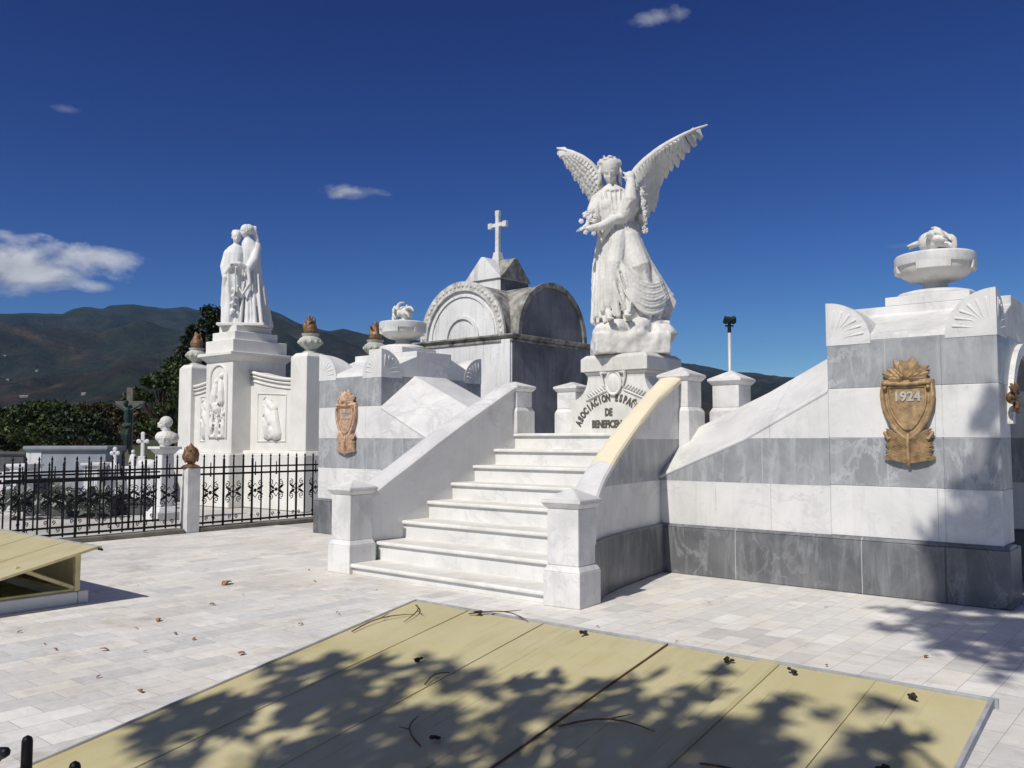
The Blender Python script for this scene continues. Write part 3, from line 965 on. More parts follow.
def brazier(xc, yc, label, mirror=1):
    org = (xc, yc, 3.262)
    t = thing('stone_brazier', label, 'urn', org, 0, 'stone braziers on the towers')
    b = MB(org)
    b.lathe([(0.21, 3.262), (0.21, 3.275), (0.14, 3.30), (0.12, 3.34), (0.15, 3.365), (0.26, 3.39), (0.345, 3.44), (0.385, 3.50), (0.395, 3.55), (0.39, 3.552)], 48, (xc, yc, 0))
    b.build('bowl', STATM, t, smooth=30)
    b = MB(org)
    b.lathe([(0.38, 3.55), (0.415, 3.552), (0.422, 3.57), (0.422, 3.655), (0.405, 3.675), (0.28, 3.68), (0.12, 3.70)], 48, (xc, yc, 0))
    b.build('rim', POSTM, t, smooth=30)
    for k in range(8):
        a = 2 * PI * (k + 0.25) / 8
        M = Matrix.Translation((xc, yc, 0)) @ Matrix.Rotation(a, 4, 'Z')
        if k % 2 == 0:
            rings = []
            for q in range(9):
                th = R(-24 + 6 * q)
                c, s_ = math.cos(th), math.sin(th)
                rings.append([M @ Vector((r_ * c, r_ * s_, z_)) for r_, z_ in ((0.36, 3.48), (0.418, 3.48), (0.428, 3.56), (0.36, 3.56))])
            b = MB(org); b.loft(rings); b.build('hanging_lug', POSTM, t)
    # stone flame: licking tongues bunched round a ball
    b = MB(org)
    b.lathe([(0.12, 3.69), (0.12, 3.72), (0.07, 3.735)], 20, (xc, yc, 0))
    dv = Vector((0.768, 0.64, 0)) * mirror
    b.ell((xc - dv.x * 0.05, yc - dv.y * 0.05, 3.83), (0.125, 0.125, 0.12))
    rr = random.Random(5)
    for k in range(15):
        a = rr.uniform(0, 2 * PI); r0 = 0.09
        p = Vector((xc + r0 * math.cos(a), yc + r0 * math.sin(a), 3.78 + rr.uniform(0, 0.10)))
        pts = [p]; d = Vector((math.cos(a) * 0.7, math.sin(a) * 0.7, 0.8)) + dv * 0.7
        ax = Vector((rr.uniform(-1, 1), rr.uniform(-1, 1), rr.uniform(-1, 1))).normalized()
        for s_ in range(5):
            d = (d.normalized() + ax.cross(d).normalized() * 0.55).normalized()
            p = p + d * 0.050; pts.append(p)
        b.tube(pts, [0.030, 0.036, 0.036, 0.030, 0.022, 0.012], 8)
    b.remesh('flame', STATM, t, 0.008, 1)
    return t


brazier(-2.4775, 10.465, 'shallow stone brazier with carved flames on the right tower')
brazier(-11.26, 10.465, 'shallow stone brazier with carved flames on the left tower', -1)


def emblem(xc, label, m, numerals):
    org = (xc, W0, 1.9)
    y = W0 - 0.012
    t = thing('shield_emblem', label, 'emblem', org, 0, 'bronze shield emblems on the towers')
    # shield outline
    def outline(s_, zoff=0.0):
        P = []
        half = [(0, 1.57), (0.06, 1.60), (0.13, 1.68), (0.20, 1.80), (0.245, 1.93), (0.258, 2.06), (0.250, 2.20)]
        for x, z in half: P.append((x, z))
        for x, z in half[::-1][:-1]: P.append((-x, z))
        return [(xc + x * s_, 1.93 + (z - 1.93) * s_ + zoff) for x, z in P]
    b = MB(org); b.prism(outline(1.0), W0 - 0.05, W0 + 0.01); b.build('shield', m, t, bevel=0.012, seg=3)
    # raised rim, a tube round the outline
    o1 = outline(0.93); b = MB(org)
    pts = [(x, W0 - 0.052, z) for x, z in o1] + [(o1[0][0], W0 - 0.052, o1[0][1])]
    b.tube(pts, 0.024, 8, cap=False)
    o2 = outline(0.70, 0.01); pts = [(x, W0 - 0.054, z) for x, z in o2] + [(o2[0][0], W0 - 0.054, o2[0][1])]
    b.tube(pts, 0.013, 8, cap=False)
    b.build('rim', m, t, smooth=True)
    # crest of leaves
    b = MB(org)
    for ring, (n, L, w) in enumerate(((13, 0.235, 0.085), (9, 0.17, 0.075), (5, 0.10, 0.06))):
        for k in range(n):
            a = R(4 + (172) * k / (n - 1))
            p0 = (xc + 0.03 * math.cos(a), W0 - 0.04 - ring * 0.012, 2.20)
            l = L * (0.93 + 0.12 * ((k * 7) % 3 - 1))
            p1 = (xc + 1.02 * l * math.cos(a), W0 - 0.035 - ring * 0.018, 2.20 + 0.98 * l * math.sin(a))
            b.leaf(p0, p1, (0.15 * math.sin(k * 2.1), -1, 0.1), w, 0.022, 0.025)
    for sx in (-1, 1):   # curled ends of the scroll
        b.ell((xc + sx * 0.205, W0 - 0.06, 2.165), (0.036, 0.036, 0.028)); b.ell((xc + sx * 0.205, W0 - 0.07, 2.12), (0.022, 0.03, 0.022))
    b.tube([(xc - 0.19, W0 - 0.065, 2.165), (xc, W0 - 0.07, 2.155), (xc + 0.19, W0 - 0.065, 2.165)], 0.024, 8)
    b.build('leaf_crest', m, t, smooth=50)
    # palm sprays below
    b = MB(org)
    b.tube([(xc, W0 - 0.06, 1.64), (xc, W0 - 0.075, 1.5), (xc, W0 - 0.05, 1.35)], [0.018, 0.02, 0.022], 8)
    rr = random.Random(11)
    for k in range(10):
        for sx in (-1, 1):
            p0 = (xc + sx * 0.012, W0 - 0.055, 1.365 + k * 0.022); p1 = (xc + sx * (0.235 - 0.003 * k + rr.uniform(-.012, .012)), W0 - 0.02, 1.42 + k * 0.031 + rr.uniform(-.006, .006))
            b.leaf(p0, p1, (sx * 0.15, -1, 0.5), 0.055, 0.024, 0.026, wpos=0.65)
    for sx in (-1, 1):
        b.leaf((xc, W0 - 0.04, 1.40), (xc + sx * 0.245, W0 - 0.03, 1.405), (0, -1, 0.4), 0.07, 0.022, 0.012)
        b.leaf((xc + sx * 0.06, W0 - 0.04, 1.62), (xc + sx * 0.21, W0 - 0.03, 1.66), (0, -1, 0.2), 0.06, 0.02, 0.012)
        b.tube([(xc + sx * 0.13, W0 - 0.04, 1.64), (xc + sx * 0.19, W0 - 0.05, 1.60), (xc + sx * 0.225, W0 - 0.04, 1.66)], [0.016, 0.018, 0.02], 8)
    b.build('palm_spray', m, t, smooth=50)
    if numerals:
        text_part('numerals', '1924', xc, W0 - 0.052, 1.985, 0.135, PALELET, t, org, depth=0.014, xs=0.98, bold=0.004)
    else:
        b = MB(org)
        for j, (z, hw) in enumerate(((2.04, 0.11), (2.00, 0.08), (1.94, 0.11))):
            x = xc - hw
            while x < xc + hw:
                w = rr.uniform(0.012, 0.02); b.box(x, x + w, W0 - 0.06, W0 - 0.05, z - 0.012, z + 0.012); x += w + 0.008
        b.build('worn_relief_lines', PALELET, t)
    return t


def text_mesh(s_, size, depth, xs=1.0, bold=0.0, align='CENTER'):
    cu = bpy.data.curves.new('txt', 'FONT'); cu.body = s_; cu.size = size; cu.extrude = depth / 2; cu.align_x = align; cu.offset = bold
    cu.resolution_u = 3
    o = bpy.data.objects.new('txt', cu); link(o)
    dg = bpy.context.evaluated_depsgraph_get()
    me = bpy.data.meshes.new_from_object(o.evaluated_get(dg))
    bpy.data.objects.remove(o)
    v = [Vector((p.co.x * xs, p.co.y, p.co.z)) for p in me.vertices]; f = [tuple(p.vertices) for p in me.polygons]
    bpy.data.meshes.remove(me)
    return v, f


def text_part(name, s_, xc, y, z, size, m, parent, org, depth=0.01, xs=0.8, bold=0.003):
    v, f = text_mesh(s_, size, depth, xs, bold)
    M = Matrix.Translation((xc, y, z)) @ Matrix.Rotation(R(90), 4, 'X')
    b = MB(org); b.add(v, f, M)
    return b.build(name, m, parent)


emblem(-2.478, 'ochre bronze shield emblem dated 1924 on the right tower', GOLD, True)
emblem(-11.28, 'copper coloured shield emblem with worn lettering on the left tower', PINKGOLD, False)

# bronze spray fixed on the right tower's side, seen edge-on beside the arch
org = (-1.66, 9.50, 2.0)
b = MB(org)
rr = random.Random(3)
for k in range(16):
    a = R(k * 22.5)
    b.leaf((-1.63, 9.50, 2.0), (-1.60 + rr.uniform(0, .05), 9.50 + 0.14 * math.cos(a), 2.0 + 0.15 * math.sin(a)), (1, 0, 0.1), 0.07, 0.025, 0.03)
b.ell((-1.60, 9.50, 2.0), (0.05, 0.06, 0.06))
o = b.build('bronze_rosette', RUSTY, None, smooth=50); o.location = org
tag(o, 'brown bronze leafy rosette beside the arch on the right tower side', 'rosette')


def pedestal():
    xc = -6.69; org = (xc, 10.75, LAND)
    y0, y1 = 10.34, 11.18
    t = thing('statue_pedestal', 'white marble pedestal lettered around a carved crest, under the angel', 'pedestal', org)
    prof = []
    for k in range(9):      # concave flare from the neck to the broad foot
        a = k / 8 * PI / 2
        prof.append((0.475 + 0.30 * (1 - math.cos(a)), 2.53 - 0.37 * math.sin(a)))
    right = [(xc + x, z) for x, z in prof] + [(xc + 0.775, LAND)]
    left = [(2 * xc - x, z) for x, z in right][::-1]
    b = MB(org); b.prism(left + right, y0, y1); b.build('body', STATM, t, smooth=35)
    b = MB(org)
    b.frustum(xc, 10.76, 0.49, 0.43, 2.52, 0.53, 0.46, 2.57); b.frustum(xc, 10.76, 0.475, 0.415, 2.47, 0.49, 0.43, 2.52)
    b.build('neck_moulding', STATM, t, bevel=0.008)
    b = MB(org); b.box(xc - 0.56, xc + 0.56, 10.27, 11.25, 2.572, 2.76); b.frustum(xc, 10.76, 0.56, 0.49, 2.76, 0.50, 0.43, 2.815)
    b.build('cap', STATM, t, bevel=0.006)
    # crest: oval shield, crown, mantle
    b = MB(org)
    b.ell((xc - 0.02, y0 - 0.01, 2.40), (0.115, 0.05, 0.15)); b.tube([(xc - 0.02 + 0.125 * math.cos(a), y0 - 0.03, 2.40 + 0.165 * math.sin(a)) for a in np.linspace(0, 2 * PI, 25)], 0.018, 8, cap=False)
    for k in range(5):
        a = R(30 + 30 * k); b.tube([(xc - 0.02 + 0.06 * math.cos(a), y0 - 0.03, 2.56), (xc - 0.02 + 0.10 * math.cos(a), y0 - 0.05, 2.60 + 0.05 * math.sin(a))], [0.02, 0.014], 8)
        b.ell((xc - 0.02 + 0.105 * math.cos(a), y0 - 0.055, 2.61 + 0.055 * math.sin(a)), 0.018, seg=8, rings=5)
    for sx in (-1, 1):
        b.tube([(xc - 0.02 + sx * 0.10, y0 - 0.03, 2.56), (xc - 0.02 + sx * 0.20, y0 - 0.04, 2.55), (xc - 0.02 + sx * 0.19, y0 - 0.03, 2.47), (xc - 0.02 + sx * 0.16, y0 - 0.03, 2.36)], [0.025, 0.032, 0.02, 0.012], 8)
    b.remesh('crest', STATM, t, 0.007, 1)
    b = MB(org)
    for sx in (-1, 1):
        for k in range(7):
            p0 = Vector((xc + sx * (0.13 + 0.045 * k), y0 - 0.004, 2.30 - 0.018 * k)); 
            b.leaf(p0, p0 + Vector((sx * 0.10, -0.01, 0.075)), (0, -1, 0), 0.035, 0.014, 0.006)
            b.leaf(p0, p0 + Vector((sx * 0.11, -0.01, -0.035)), (0, -1, 0), 0.035, 0.014, 0.006)
    b.build('laurel_spray', STATM, t, smooth=50)
    # lettering
    b = MB(org); s_ = 'ASOCIACION ESPAÑOLA'; Rr, zc_ = 0.60, 1.545
    for i, ch in enumerate(s_):
        if ch == ' ': continue
        a = R(90 + 64 - 6.45 * i)
        v, f = text_mesh(ch, 0.142, 0.008, 0.66, 0.009)
        M = Matrix.Translation((xc - 0.06 + Rr * math.cos(a), y0 - 0.002, zc_ + Rr * math.sin(a))) @ Matrix.Rotation(R(90), 4, 'X') @ Matrix.Rotation(a - PI / 2, 4, 'Z')
        b.add(v, f, M)
    b.build('arched_lettering', DARKLET, t)
    text_part('middle_lettering', 'DE', xc - 0.12, y0 - 0.002, 1.935, 0.145, DARKLET, t, org, 0.008, 0.68, 0.009)
    text_part('lower_lettering', 'BENEFICENCIA', xc - 0.07, y0 - 0.002, 1.765, 0.145, DARKLET, t, org, 0.008, 0.70, 0.009)
    return t


pedestal()


# ================================================================== FIGURES
def drapery(b, keys, n=72, folds=9, amp=0.05, phase=0.0, twist=0.0, steps=46, M=None, sharp=0.55):
    """a robe: keys = (z, cx, cy, rx, ry, fold strength); folds run down it and swing with the twist"""
    keys = sorted(keys); zs = [k[0] for k in keys]
    rings = []
    for i in range(steps + 1):
        z = zs[0] + (zs[-1] - zs[0]) * i / steps
        g = [float(np.interp(z, zs, [k[j] for k in keys])) for j in range(1, 6)]
        ring = []
        for k in range(n):
            a = 2 * PI * k / n
            w = folds * a / 1.0 + phase + twist * (z - zs[0])
            wob = 0.5 * math.sin(2 * a + 3 * z) + 0.35 * math.sin(5 * a - 2 * z)
            s1 = 1 - abs(math.sin(w * 0.5 + wob)) ** sharp * 1.0
            s2 = 1 - abs(math.sin(w * 0.85 + 1.3 * wob + 1.1)) ** 0.7
            q = 1 + amp * g[4] * (1.2 * s1 + 0.6 * s2 - 0.7)
            ring.append(Vector((g[0] + g[2] * q * math.cos(a), g[1] + g[3] * q * math.sin(a), z)))
        rings.append(ring)
    b.loft(rings, M)


def head(b, c, r, M=None, face=(0, -1, 0), tilt=0.0):
    """skull, jaw, nose, brow, lips, ears, eye sockets; face = the way it looks"""
    f = Vector(face).normalized(); s_ = Vector((0, 0, 1)).cross(f).normalized() * -1; u = f.cross(s_).normalized()
    if u.z < 0: u = -u
    c = Vector(c)
    rot = Matrix((s_, f, u)).transposed()
    P = lambda x, y, z: c + s_ * x * r + f * y * r + u * z * r
    b.ell(P(0, -0.12, 0.18), (r * 0.78, r * 0.98, r * 0.92), rot, 20, 14, M)      # cranium
    b.ell(P(0, 0.16, -0.35), (r * 0.60, r * 0.66, r * 0.78), rot, 18, 12, M)      # face
    b.ell(P(0, 0.40, -0.92), (r * 0.26, r * 0.28, r * 0.20), rot, 10, 8, M)       # chin
    b.tube([P(0, 0.80, 0.02), P(0, 0.93, -0.22), P(0, 1.0, -0.38)], [r * 0.09, r * 0.11, r * 0.14], 8, M)   # nose
    b.tube([P(-0.42, 0.66, 0.06), P(-0.2, 0.80, 0.12), P(0, 0.80, 0.06), P(0.2, 0.80, 0.12), P(0.42, 0.66, 0.06)], r * 0.09, 8, M)  # brow
    b.ell(P(0, 0.74, -0.62), (r * 0.20, r * 0.12, r * 0.06), rot, 10, 6, M)       # lips
    b.ell(P(0, 0.72, -0.72), (r * 0.16, r * 0.12, r * 0.06), rot, 10, 6, M)
    for e in (-1, 1):
        b.ell(P(e * 0.26, 0.66, -0.10), (r * 0.13, r * 0.09, r * 0.07), rot, 10, 6, M)   # eyelids
        b.ell(P(e * 0.38, 0.48, -0.42), (r * 0.22, r * 0.22, r * 0.26), rot, 10, 8, M)   # cheeks
        b.ell(P(e * 0.76, -0.02, -0.15), (r * 0.09, r * 0.18, r * 0.26), rot, 8, 6, M)   # ears
    return P


def hand(b, wrist, d, nrm, L=0.19, curl=0.5, thumb_side=1, M=None):
    """palm, four unequal bent fingers and a thumb from the side; d = pointing way, nrm = palm-side normal"""
    w = Vector(wrist); d = Vector(d).normalized(); nrm = Vector(nrm); nrm = (nrm - d * nrm.dot(d)).normalized(); s_ = d.cross(nrm).normalized()
    for k in (-1.2, -0.4, 0.4, 1.2):
        b.tube([w + s_ * k * L * 0.07, w + d * L * 0.48 + s_ * k * L * 0.12], [L * 0.085, L * 0.09], 8, M)
    for k, (off, ln) in enumerate(((-1.5, 0.40), (-0.5, 0.50), (0.5, 0.47), (1.5, 0.36))):
        p = w + d * L * 0.48 + s_ * off * L * 0.125
        dd = d.copy(); pts = [p]
        for j in range(3):
            dd = (dd + nrm * curl * 0.45).normalized(); p = p + dd * L * ln * (0.42, 0.33, 0.25)[j]; pts.append(p)
        b.tube(pts, [L * 0.062, L * 0.058, L * 0.05, L * 0.04], 8, M)
    p = w + d * L * 0.12 + s_ * thumb_side * L * 0.20
    b.tube([p, p + (d * 0.7 + s_ * thumb_side * 0.6 + nrm * 0.2).normalized() * L * 0.22, p + (d * 1.0 + s_ * thumb_side * 0.5 + nrm * 0.5).normalized() * L * 0.42], [L * 0.075, L * 0.065, L * 0.048], 8, M)


def angel():
    rz = R(39.8)
    org = (-6.69, 10.76, 2.815)
    t = thing('angel_statue', 'tall white marble winged angel leaning on a cloud base above the stairs', 'statue', org, rz)
    S = 0.01463
    P = lambda px_, py_, y=0.0: Vector(((px_ - 631) * S, y, (356 - py_) * S))
    # cloud base
    b = MB()
    rr = random.Random(21)
    for (px_, py_, y, r) in [(606, 346, 0, 16), (606, 336, -.05, 15), (628, 346, -.15, 20), (648, 345, .1, 19), (655, 335, .12, 17), (660, 322, .15, 13), (664, 308, .18, 10), (603, 330, -.12, 10), (616, 330, -.25, 12), (636, 330, -.25, 14), (650, 325, -.1, 14), (654, 312, .05, 12), (668, 299, .2, 7), (630, 325, .1, 16)]:
        b.ell(P(px_, py_, y), (r * S, r * S * 0.9, r * S * 0.72), Matrix.Rotation(rr.uniform(-.4, .4), 3, 'Y'))
    b.box(-0.56, 0.52, -0.42, 0.42, 0.0, 0.30); b.box(0.05, 0.55, -0.2, 0.42, 0.0, 0.5)
    for k in range(12):
        x = rr.uniform(-0.45, 0.45); z = rr.uniform(0.12, 0.36)
        b.ell((x, -0.36 + 0.15 * abs(x), z), (rr.uniform(.13, .2), 0.10, rr.uniform(.07, .11)))
    def wr(co):
        return 0.020 * noise.fractal(Vector(co) * 5, 1, 2, 4) + 0.006 * noise.noise(Vector(co) * 14)
    b.remesh('cloud_base', STATM, t, 0.016, 16, wr)
    # figure: body and gown in one surface
    b = MB()
    keys = [  # z, cx, cy, rx, ry, folds
        ((356 - 324) * S, (630 - 631) * S, 0.02, 0.50, 0.34, 1.0),
        ((356 - 300) * S, (633 - 631) * S, 0.02, 0.57, 0.37, 1.0),
        ((356 - 280) * S, (629 - 631) * S, 0.0, 0.50, 0.35, 0.95),
        ((356 - 260) * S, (623.5 - 631) * S, 0.0, 0.405, 0.31, 0.7),
        ((356 - 245) * S, (621 - 631) * S, 0.0, 0.345, 0.27, 0.45),
        ((356 - 232) * S, (619.5 - 631) * S, 0.0, 0.30, 0.22, 0.3),
        ((356 - 222) * S, (618 - 631) * S, 0.0, 0.275, 0.20, 0.2),
        ((356 - 208) * S, (616 - 631) * S, 0.0, 0.30, 0.21, 0.15),
        ((356 - 196) * S, (616 - 631) * S, 0.02, 0.315, 0.19, 0.1),
        ((356 - 188) * S, (615 - 631) * S, 0.03, 0.23, 0.15, 0.05),
        ((356 - 182) * S, (613 - 631) * S, 0.02, 0.10, 0.10, 0.0)]
    drapery(b, keys, 120, 11, 0.20, 0.7, -1.3, 70, None, 0.8)
    sk = sorted(keys)

    def surf(px_, py_, out=0.0):
        """the point of the gown's front surface seen at a place of the silhouette"""
        xx = (px_ - 631) * S; zz = (356 - py_) * S
        g = [float(np.interp(zz, [kk[0] for kk in sk], [kk[j] for kk in sk])) for j in (1, 3, 4)]
        q_ = max(-0.985, min(0.985, (xx - g[0]) / g[1]))
        return Vector((g[0] + q_ * g[1], -(g[2] + out) * math.sqrt(1 - q_ * q_) , zz))

    def fold(C, r, out=0.0, n=14):
        P4 = [Vector((c[0], c[1], 0)) for c in C]
        pts = []
        for q in range(n):
            u = q / (n - 1)
            if len(P4) == 3: p = P4[0] * (1 - u) ** 2 + P4[1] * 2 * u * (1 - u) + P4[2] * u * u
            else: p = P4[0] * (1 - u) ** 3 + P4[1] * 3 * u * (1 - u) ** 2 + P4[2] * 3 * u * u * (1 - u) + P4[3] * u ** 3
            pts.append(surf(p.x, p.y, out))
        b.tube(pts, [r * (0.35 + 0.65 * math.sin(PI * min(1.0, 0.12 + 0.88 * i / (n - 1)) * 0.9)) for i in range(n)], 8)
    for px_ in (608, 620): b.ell(P(px_, 205, -0.13), (0.11, 0.08, 0.11))
    # thigh and knee pressing through the cloth
    b.tube([P(618, 236, -.10), P(613, 266, -.24), P(609, 305, -.22)], [0.17, 0.14, 0.10], 14)
    b.tube([P(628, 238, -.08), P(638, 268, -.20), P(648, 298, -.10)], [0.18, 0.17, 0.12], 14)
    # edge of the over-gown, sweeping from the high waist across the left leg and back to the right hem
    fold([(612, 214), (608, 250), (606, 285), (622, 312)], 0.035, 0.02, 20)
    fold([(613, 216), (611, 250), (612, 282), (628, 306)], 0.024, 0.03, 20)
    # swags hanging from the left hip to the gathered right hem
    for k in range(10):
        fold([(611 + 1.5 * k, 246 + 5.2 * k), (622 + 1.4 * k, 282 + 4.2 * k), (648, 300 + 2.6 * k), (664 + .5 * k, 278 + 3.0 * k)], 0.027 - 0.0012 * (k % 3), 0.012 + 0.008 * (k % 2), 20)
    # long lines running from the waist to the flying hem
    for k in range(6):
        fold([(622 + 3.2 * k, 224), (632 + 3 * k, 244), (646 + 2.2 * k, 262), (662 + 1.2 * k, 284 + k)], 0.020, 0.012, 18)
    for k in range(4):
        fold([(604 + 2.2 * k, 226), (601 + 1.5 * k, 260), (598 + 2.4 * k, 290), (599 + 4.4 * k, 319)], 0.022, 0.012, 18)
    # long folds falling on the left leg
    for px0, px1, y0, y1, yy in [(600, 596, 240, 316, -.12), (604, 601, 250, 312, -.22), (610, 616, 258, 318, -.30), (616, 622, 246, 312, -.30), (597, 593, 262, 322, -.02), (622, 632, 250, 300, -.30)]:
        b.tube([P(px0, y0, yy + .1), P((px0 + px1) / 2 - 1, (y0 + y1) / 2, yy), P(px1, y1, yy - .02)], [0.02, 0.035, 0.045], 8)
    # flying hem at the right
    for k in range(9):
        b.tube([P(650 + k, 258 + k * 3, .05 - k * .02), P(661 + k * 0.7, 277 + k * 2.2, 0.03), P(669 + k * 0.5, 290 + k, .05), P(674 - k * 1.4, 298 + k * 2.4, .05)], [0.03, 0.045, 0.05, 0.03], 8)
    for k in range(6): b.ell(P(672 - k * 2, 294 + k * 4, .06 - .02 * k), (.06, .05, .05))
    # ruffled hem ends at left
    for k in range(6): b.tube([P(596 + k * 2, 300 + k, -.08 - k * .03), P(594 + k * 3, 318 + (k % 2) * 5, -.1 - k * .04)], [0.035, 0.028], 8)
    # gathered cloth over the chest, and the wide hanging sleeves
    for (xa, xb, ya, yb) in [(601, 608, 190, 222), (605, 611, 189, 224), (610, 614, 190, 224), (615, 617, 190, 224), (620, 620, 190, 222), (625, 623, 192, 218)]:
        fold([(xa, ya), ((xa + xb) / 2 - 1, (ya + yb) / 2), (xb, yb)], 0.014, -0.004, 10)
    b.tube([P(603, 189, -.02), P(608, 188.5, -.12), P(614, 189.5, -.15), P(620, 188.5, -.12), P(625, 189, -.02)], .026, 8)
    for (xa, ya, xb, yb, r_) in [(597, 196, 591, 222, .10), (600, 204, 597, 226, .085), (640, 200, 644, 228, .06), (636, 216, 640, 234, .05)]:
        b.tube([P(xa, ya, .02), P((xa + xb) / 2, (ya + yb) / 2, -.05), P(xb, yb, -.02)], [r_ * .8, r_, r_ * .6], 12)
    for k in range(5): b.tube([P(593 + k * 1.6, 198, -.09), P(590 + k * 2.2, 224 + k, -.12)], [.012, .020], 6)
    # sash at waist
    b.tube([P(602, 226, -.08), P(610, 229, -.19), P(620, 231, -.22), P(632, 230, -.16), P(637, 227, -.02)], 0.022, 8)
    # neck
    b.tube([P(614, 190, 0.02), P(612.5, 176, -0.01)], [0.085, 0.075], 14)
    # shoulders
    b.ell(P(600.5, 196, 0.0), (0.10, 0.11, 0.11)); b.ell(P(632, 196, 0.0), (0.10, 0.11, 0.11))
    # image-left arm: hangs, bends, forearm and hand reach out to the left with sleeve
    b.tube([P(600, 197, 0), P(594, 210, -.06), P(594, 222, -.12)], [0.10, 0.105, 0.085], 12)
    b.tube([P(594, 221, -.12), P(590, 226, -.22), P(584, 230, -.30)], [0.085, 0.06, 0.042], 12)
    hand(b, P(584, 230, -.30), P(574, 234, -.36) - P(584, 230, -.30), (0.2, -0.2, -1), 0.17, 0.35, 1)
    for k in range(4): b.tube([P(590 - k, 214 + 3 * k, -.08), P(596 + k, 226 + k * 2, -.14), P(600 + k, 222 + k * 5, -.06)], 0.03, 8)
    # the wide sleeve of the crossing forearm, from the waist to the left hand
    b.tube([P(624, 219, -.20), P(612, 222, -.28), P(600, 229, -.32), P(588, 232, -.34)], [0.075, 0.075, 0.062, 0.045], 12)
    b.tube([P(612, 221, -.26), P(606, 232, -.28), P(602, 240, -.24)], [0.06, 0.05, 0.02], 10)
    hand(b, P(588, 232, -.34), (-1, -0.15, -0.12), (0, 0, -1), 0.17, 0.45, -1)
    # image-right arm: elbow low on the chest, forearm folded back up to the cheek
    b.tube([P(635, 193, 0), P(633, 205, -.10), P(625, 215, -.22)], [0.11, 0.12, 0.095], 14)
    b.tube([P(624, 216, -.22), P(629, 202, -.30), P(630, 184, -.26)], [0.10, 0.105, 0.07], 14)
    b.tube([P(631, 218, -.10), P(634, 208, -.18), P(636, 194, -.16)], [0.05, 0.07, 0.05], 10)
    for k in range(4): b.tube([P(622 + 2 * k, 217 - k, -.30 + .03 * k), P(628 + 1.6 * k, 206 - k, -.385 + .05 * k), P(630 + 1.4 * k, 192, -.33 + .04 * k)], [.010, .018, .010], 6)
    b.ell(P(629.5, 178, -.22), (0.085, 0.075, 0.095))
    hand(b, P(630, 184, -.26), P(625, 170, -.20) - P(630, 184, -.26), (-0.7, 0.7, 0), 0.23, 0.45, 1)
    head(b, P(611, 168, -0.05), 0.158, None, (-0.16, -0.88, -0.46))
    # feet
    for px_, py_, y in [(607, 319, -.33), (624, 316, -.34)]:
        b.tube([P(px_, py_ - 6, y + .10), P(px_, py_, y), P(px_ - 1, py_ + 3, y - .12)], [0.05, 0.048, 0.035], 10)
        for q in range(5): b.tube([P(px_ - 3.0 + 1.4 * q, py_ + 3, y - .11), P(px_ - 3.2 + 1.4 * q, py_ + 3.6, y - .17)], [0.017, 0.014], 6)
    b.remesh('robed_body', STATM, t, 0.0092, 4, lambda co: 0.003 * noise.noise(Vector(co) * 25))
    # hair with a wreath
    b = MB(); c = P(611, 165, 0.0)
    b.ell(c + Vector((0, 0.02, 0.05)), (0.165, 0.165, 0.13))
    for k in range(46):
        a = rr.uniform(0, 2 * PI); e = rr.uniform(0.0, 1.2)
        d = Vector((math.cos(a) * math.cos(e), math.sin(a) * math.cos(e), math.sin(e)))
        if d.y < -0.55 and d.z < 0.55: continue
        p = c + Vector((d.x * 0.165, d.y * 0.16 + 0.02, d.z * 0.14 + 0.04)); q = Vector((-d.y, d.x, rr.uniform(-1, 0.4))).normalized()
        b.tube([p, p + q * 0.04 + d * 0.008, p + q * 0.075 - d * 0.01], [0.02, 0.024, 0.016], 6)
    for sx in (-1, 1):
        for j in range(3):
            b.tube([c + Vector((sx * 0.125, -0.02 + j * .05, 0.03)), c + Vector((sx * 0.155, -0.03 + j * .05, -0.06)), c + Vector((sx * 0.145, 0.0 + j * .05, -0.16)), c + Vector((sx * 0.17, 0.02, -0.23))], [0.035, 0.036, 0.034, 0.018], 8)
    b.remesh('hair', STATM, t, 0.009, 1)
    # garland of roses over the hands and hanging from the raised arm
    b = MB()
    def rose(p, r):
        r = r * 0.82
        b.ell(p, r * 0.7, seg=8, rings=6)
        for j in range(5):
            a = j * 2 * PI / 5 + p.x * 9
            b.ell(p + Vector((math.cos(a) * r * 0.55, -r * 0.25, math.sin(a) * r * 0.55)), (r * 0.45, r * 0.3, r * 0.45), seg=8, rings=6)
    for (px_, py_, y, r) in [(585, 217, -.26, .07), (591, 213, -.24, .06), (588, 222, -.33, .055), (580, 224, -.30, .05), (594, 219, -.30, .05), (584, 236, -.36, .05), (592, 237, -.34, .045)]:
        rose(P(px_, py_, y), r)
    for k in range(13):
        u = k / 12
        rose(P(641 + 4 * u + 1.2 * math.sin(k * 2.1), 188 + 42 * u, -.10 - 0.08 * math.sin(u * PI)), 0.042 + 0.012 * math.sin(k * 1.7) + 0.015 * u)
    b.build('rose_garland', STATM, t, smooth=60)

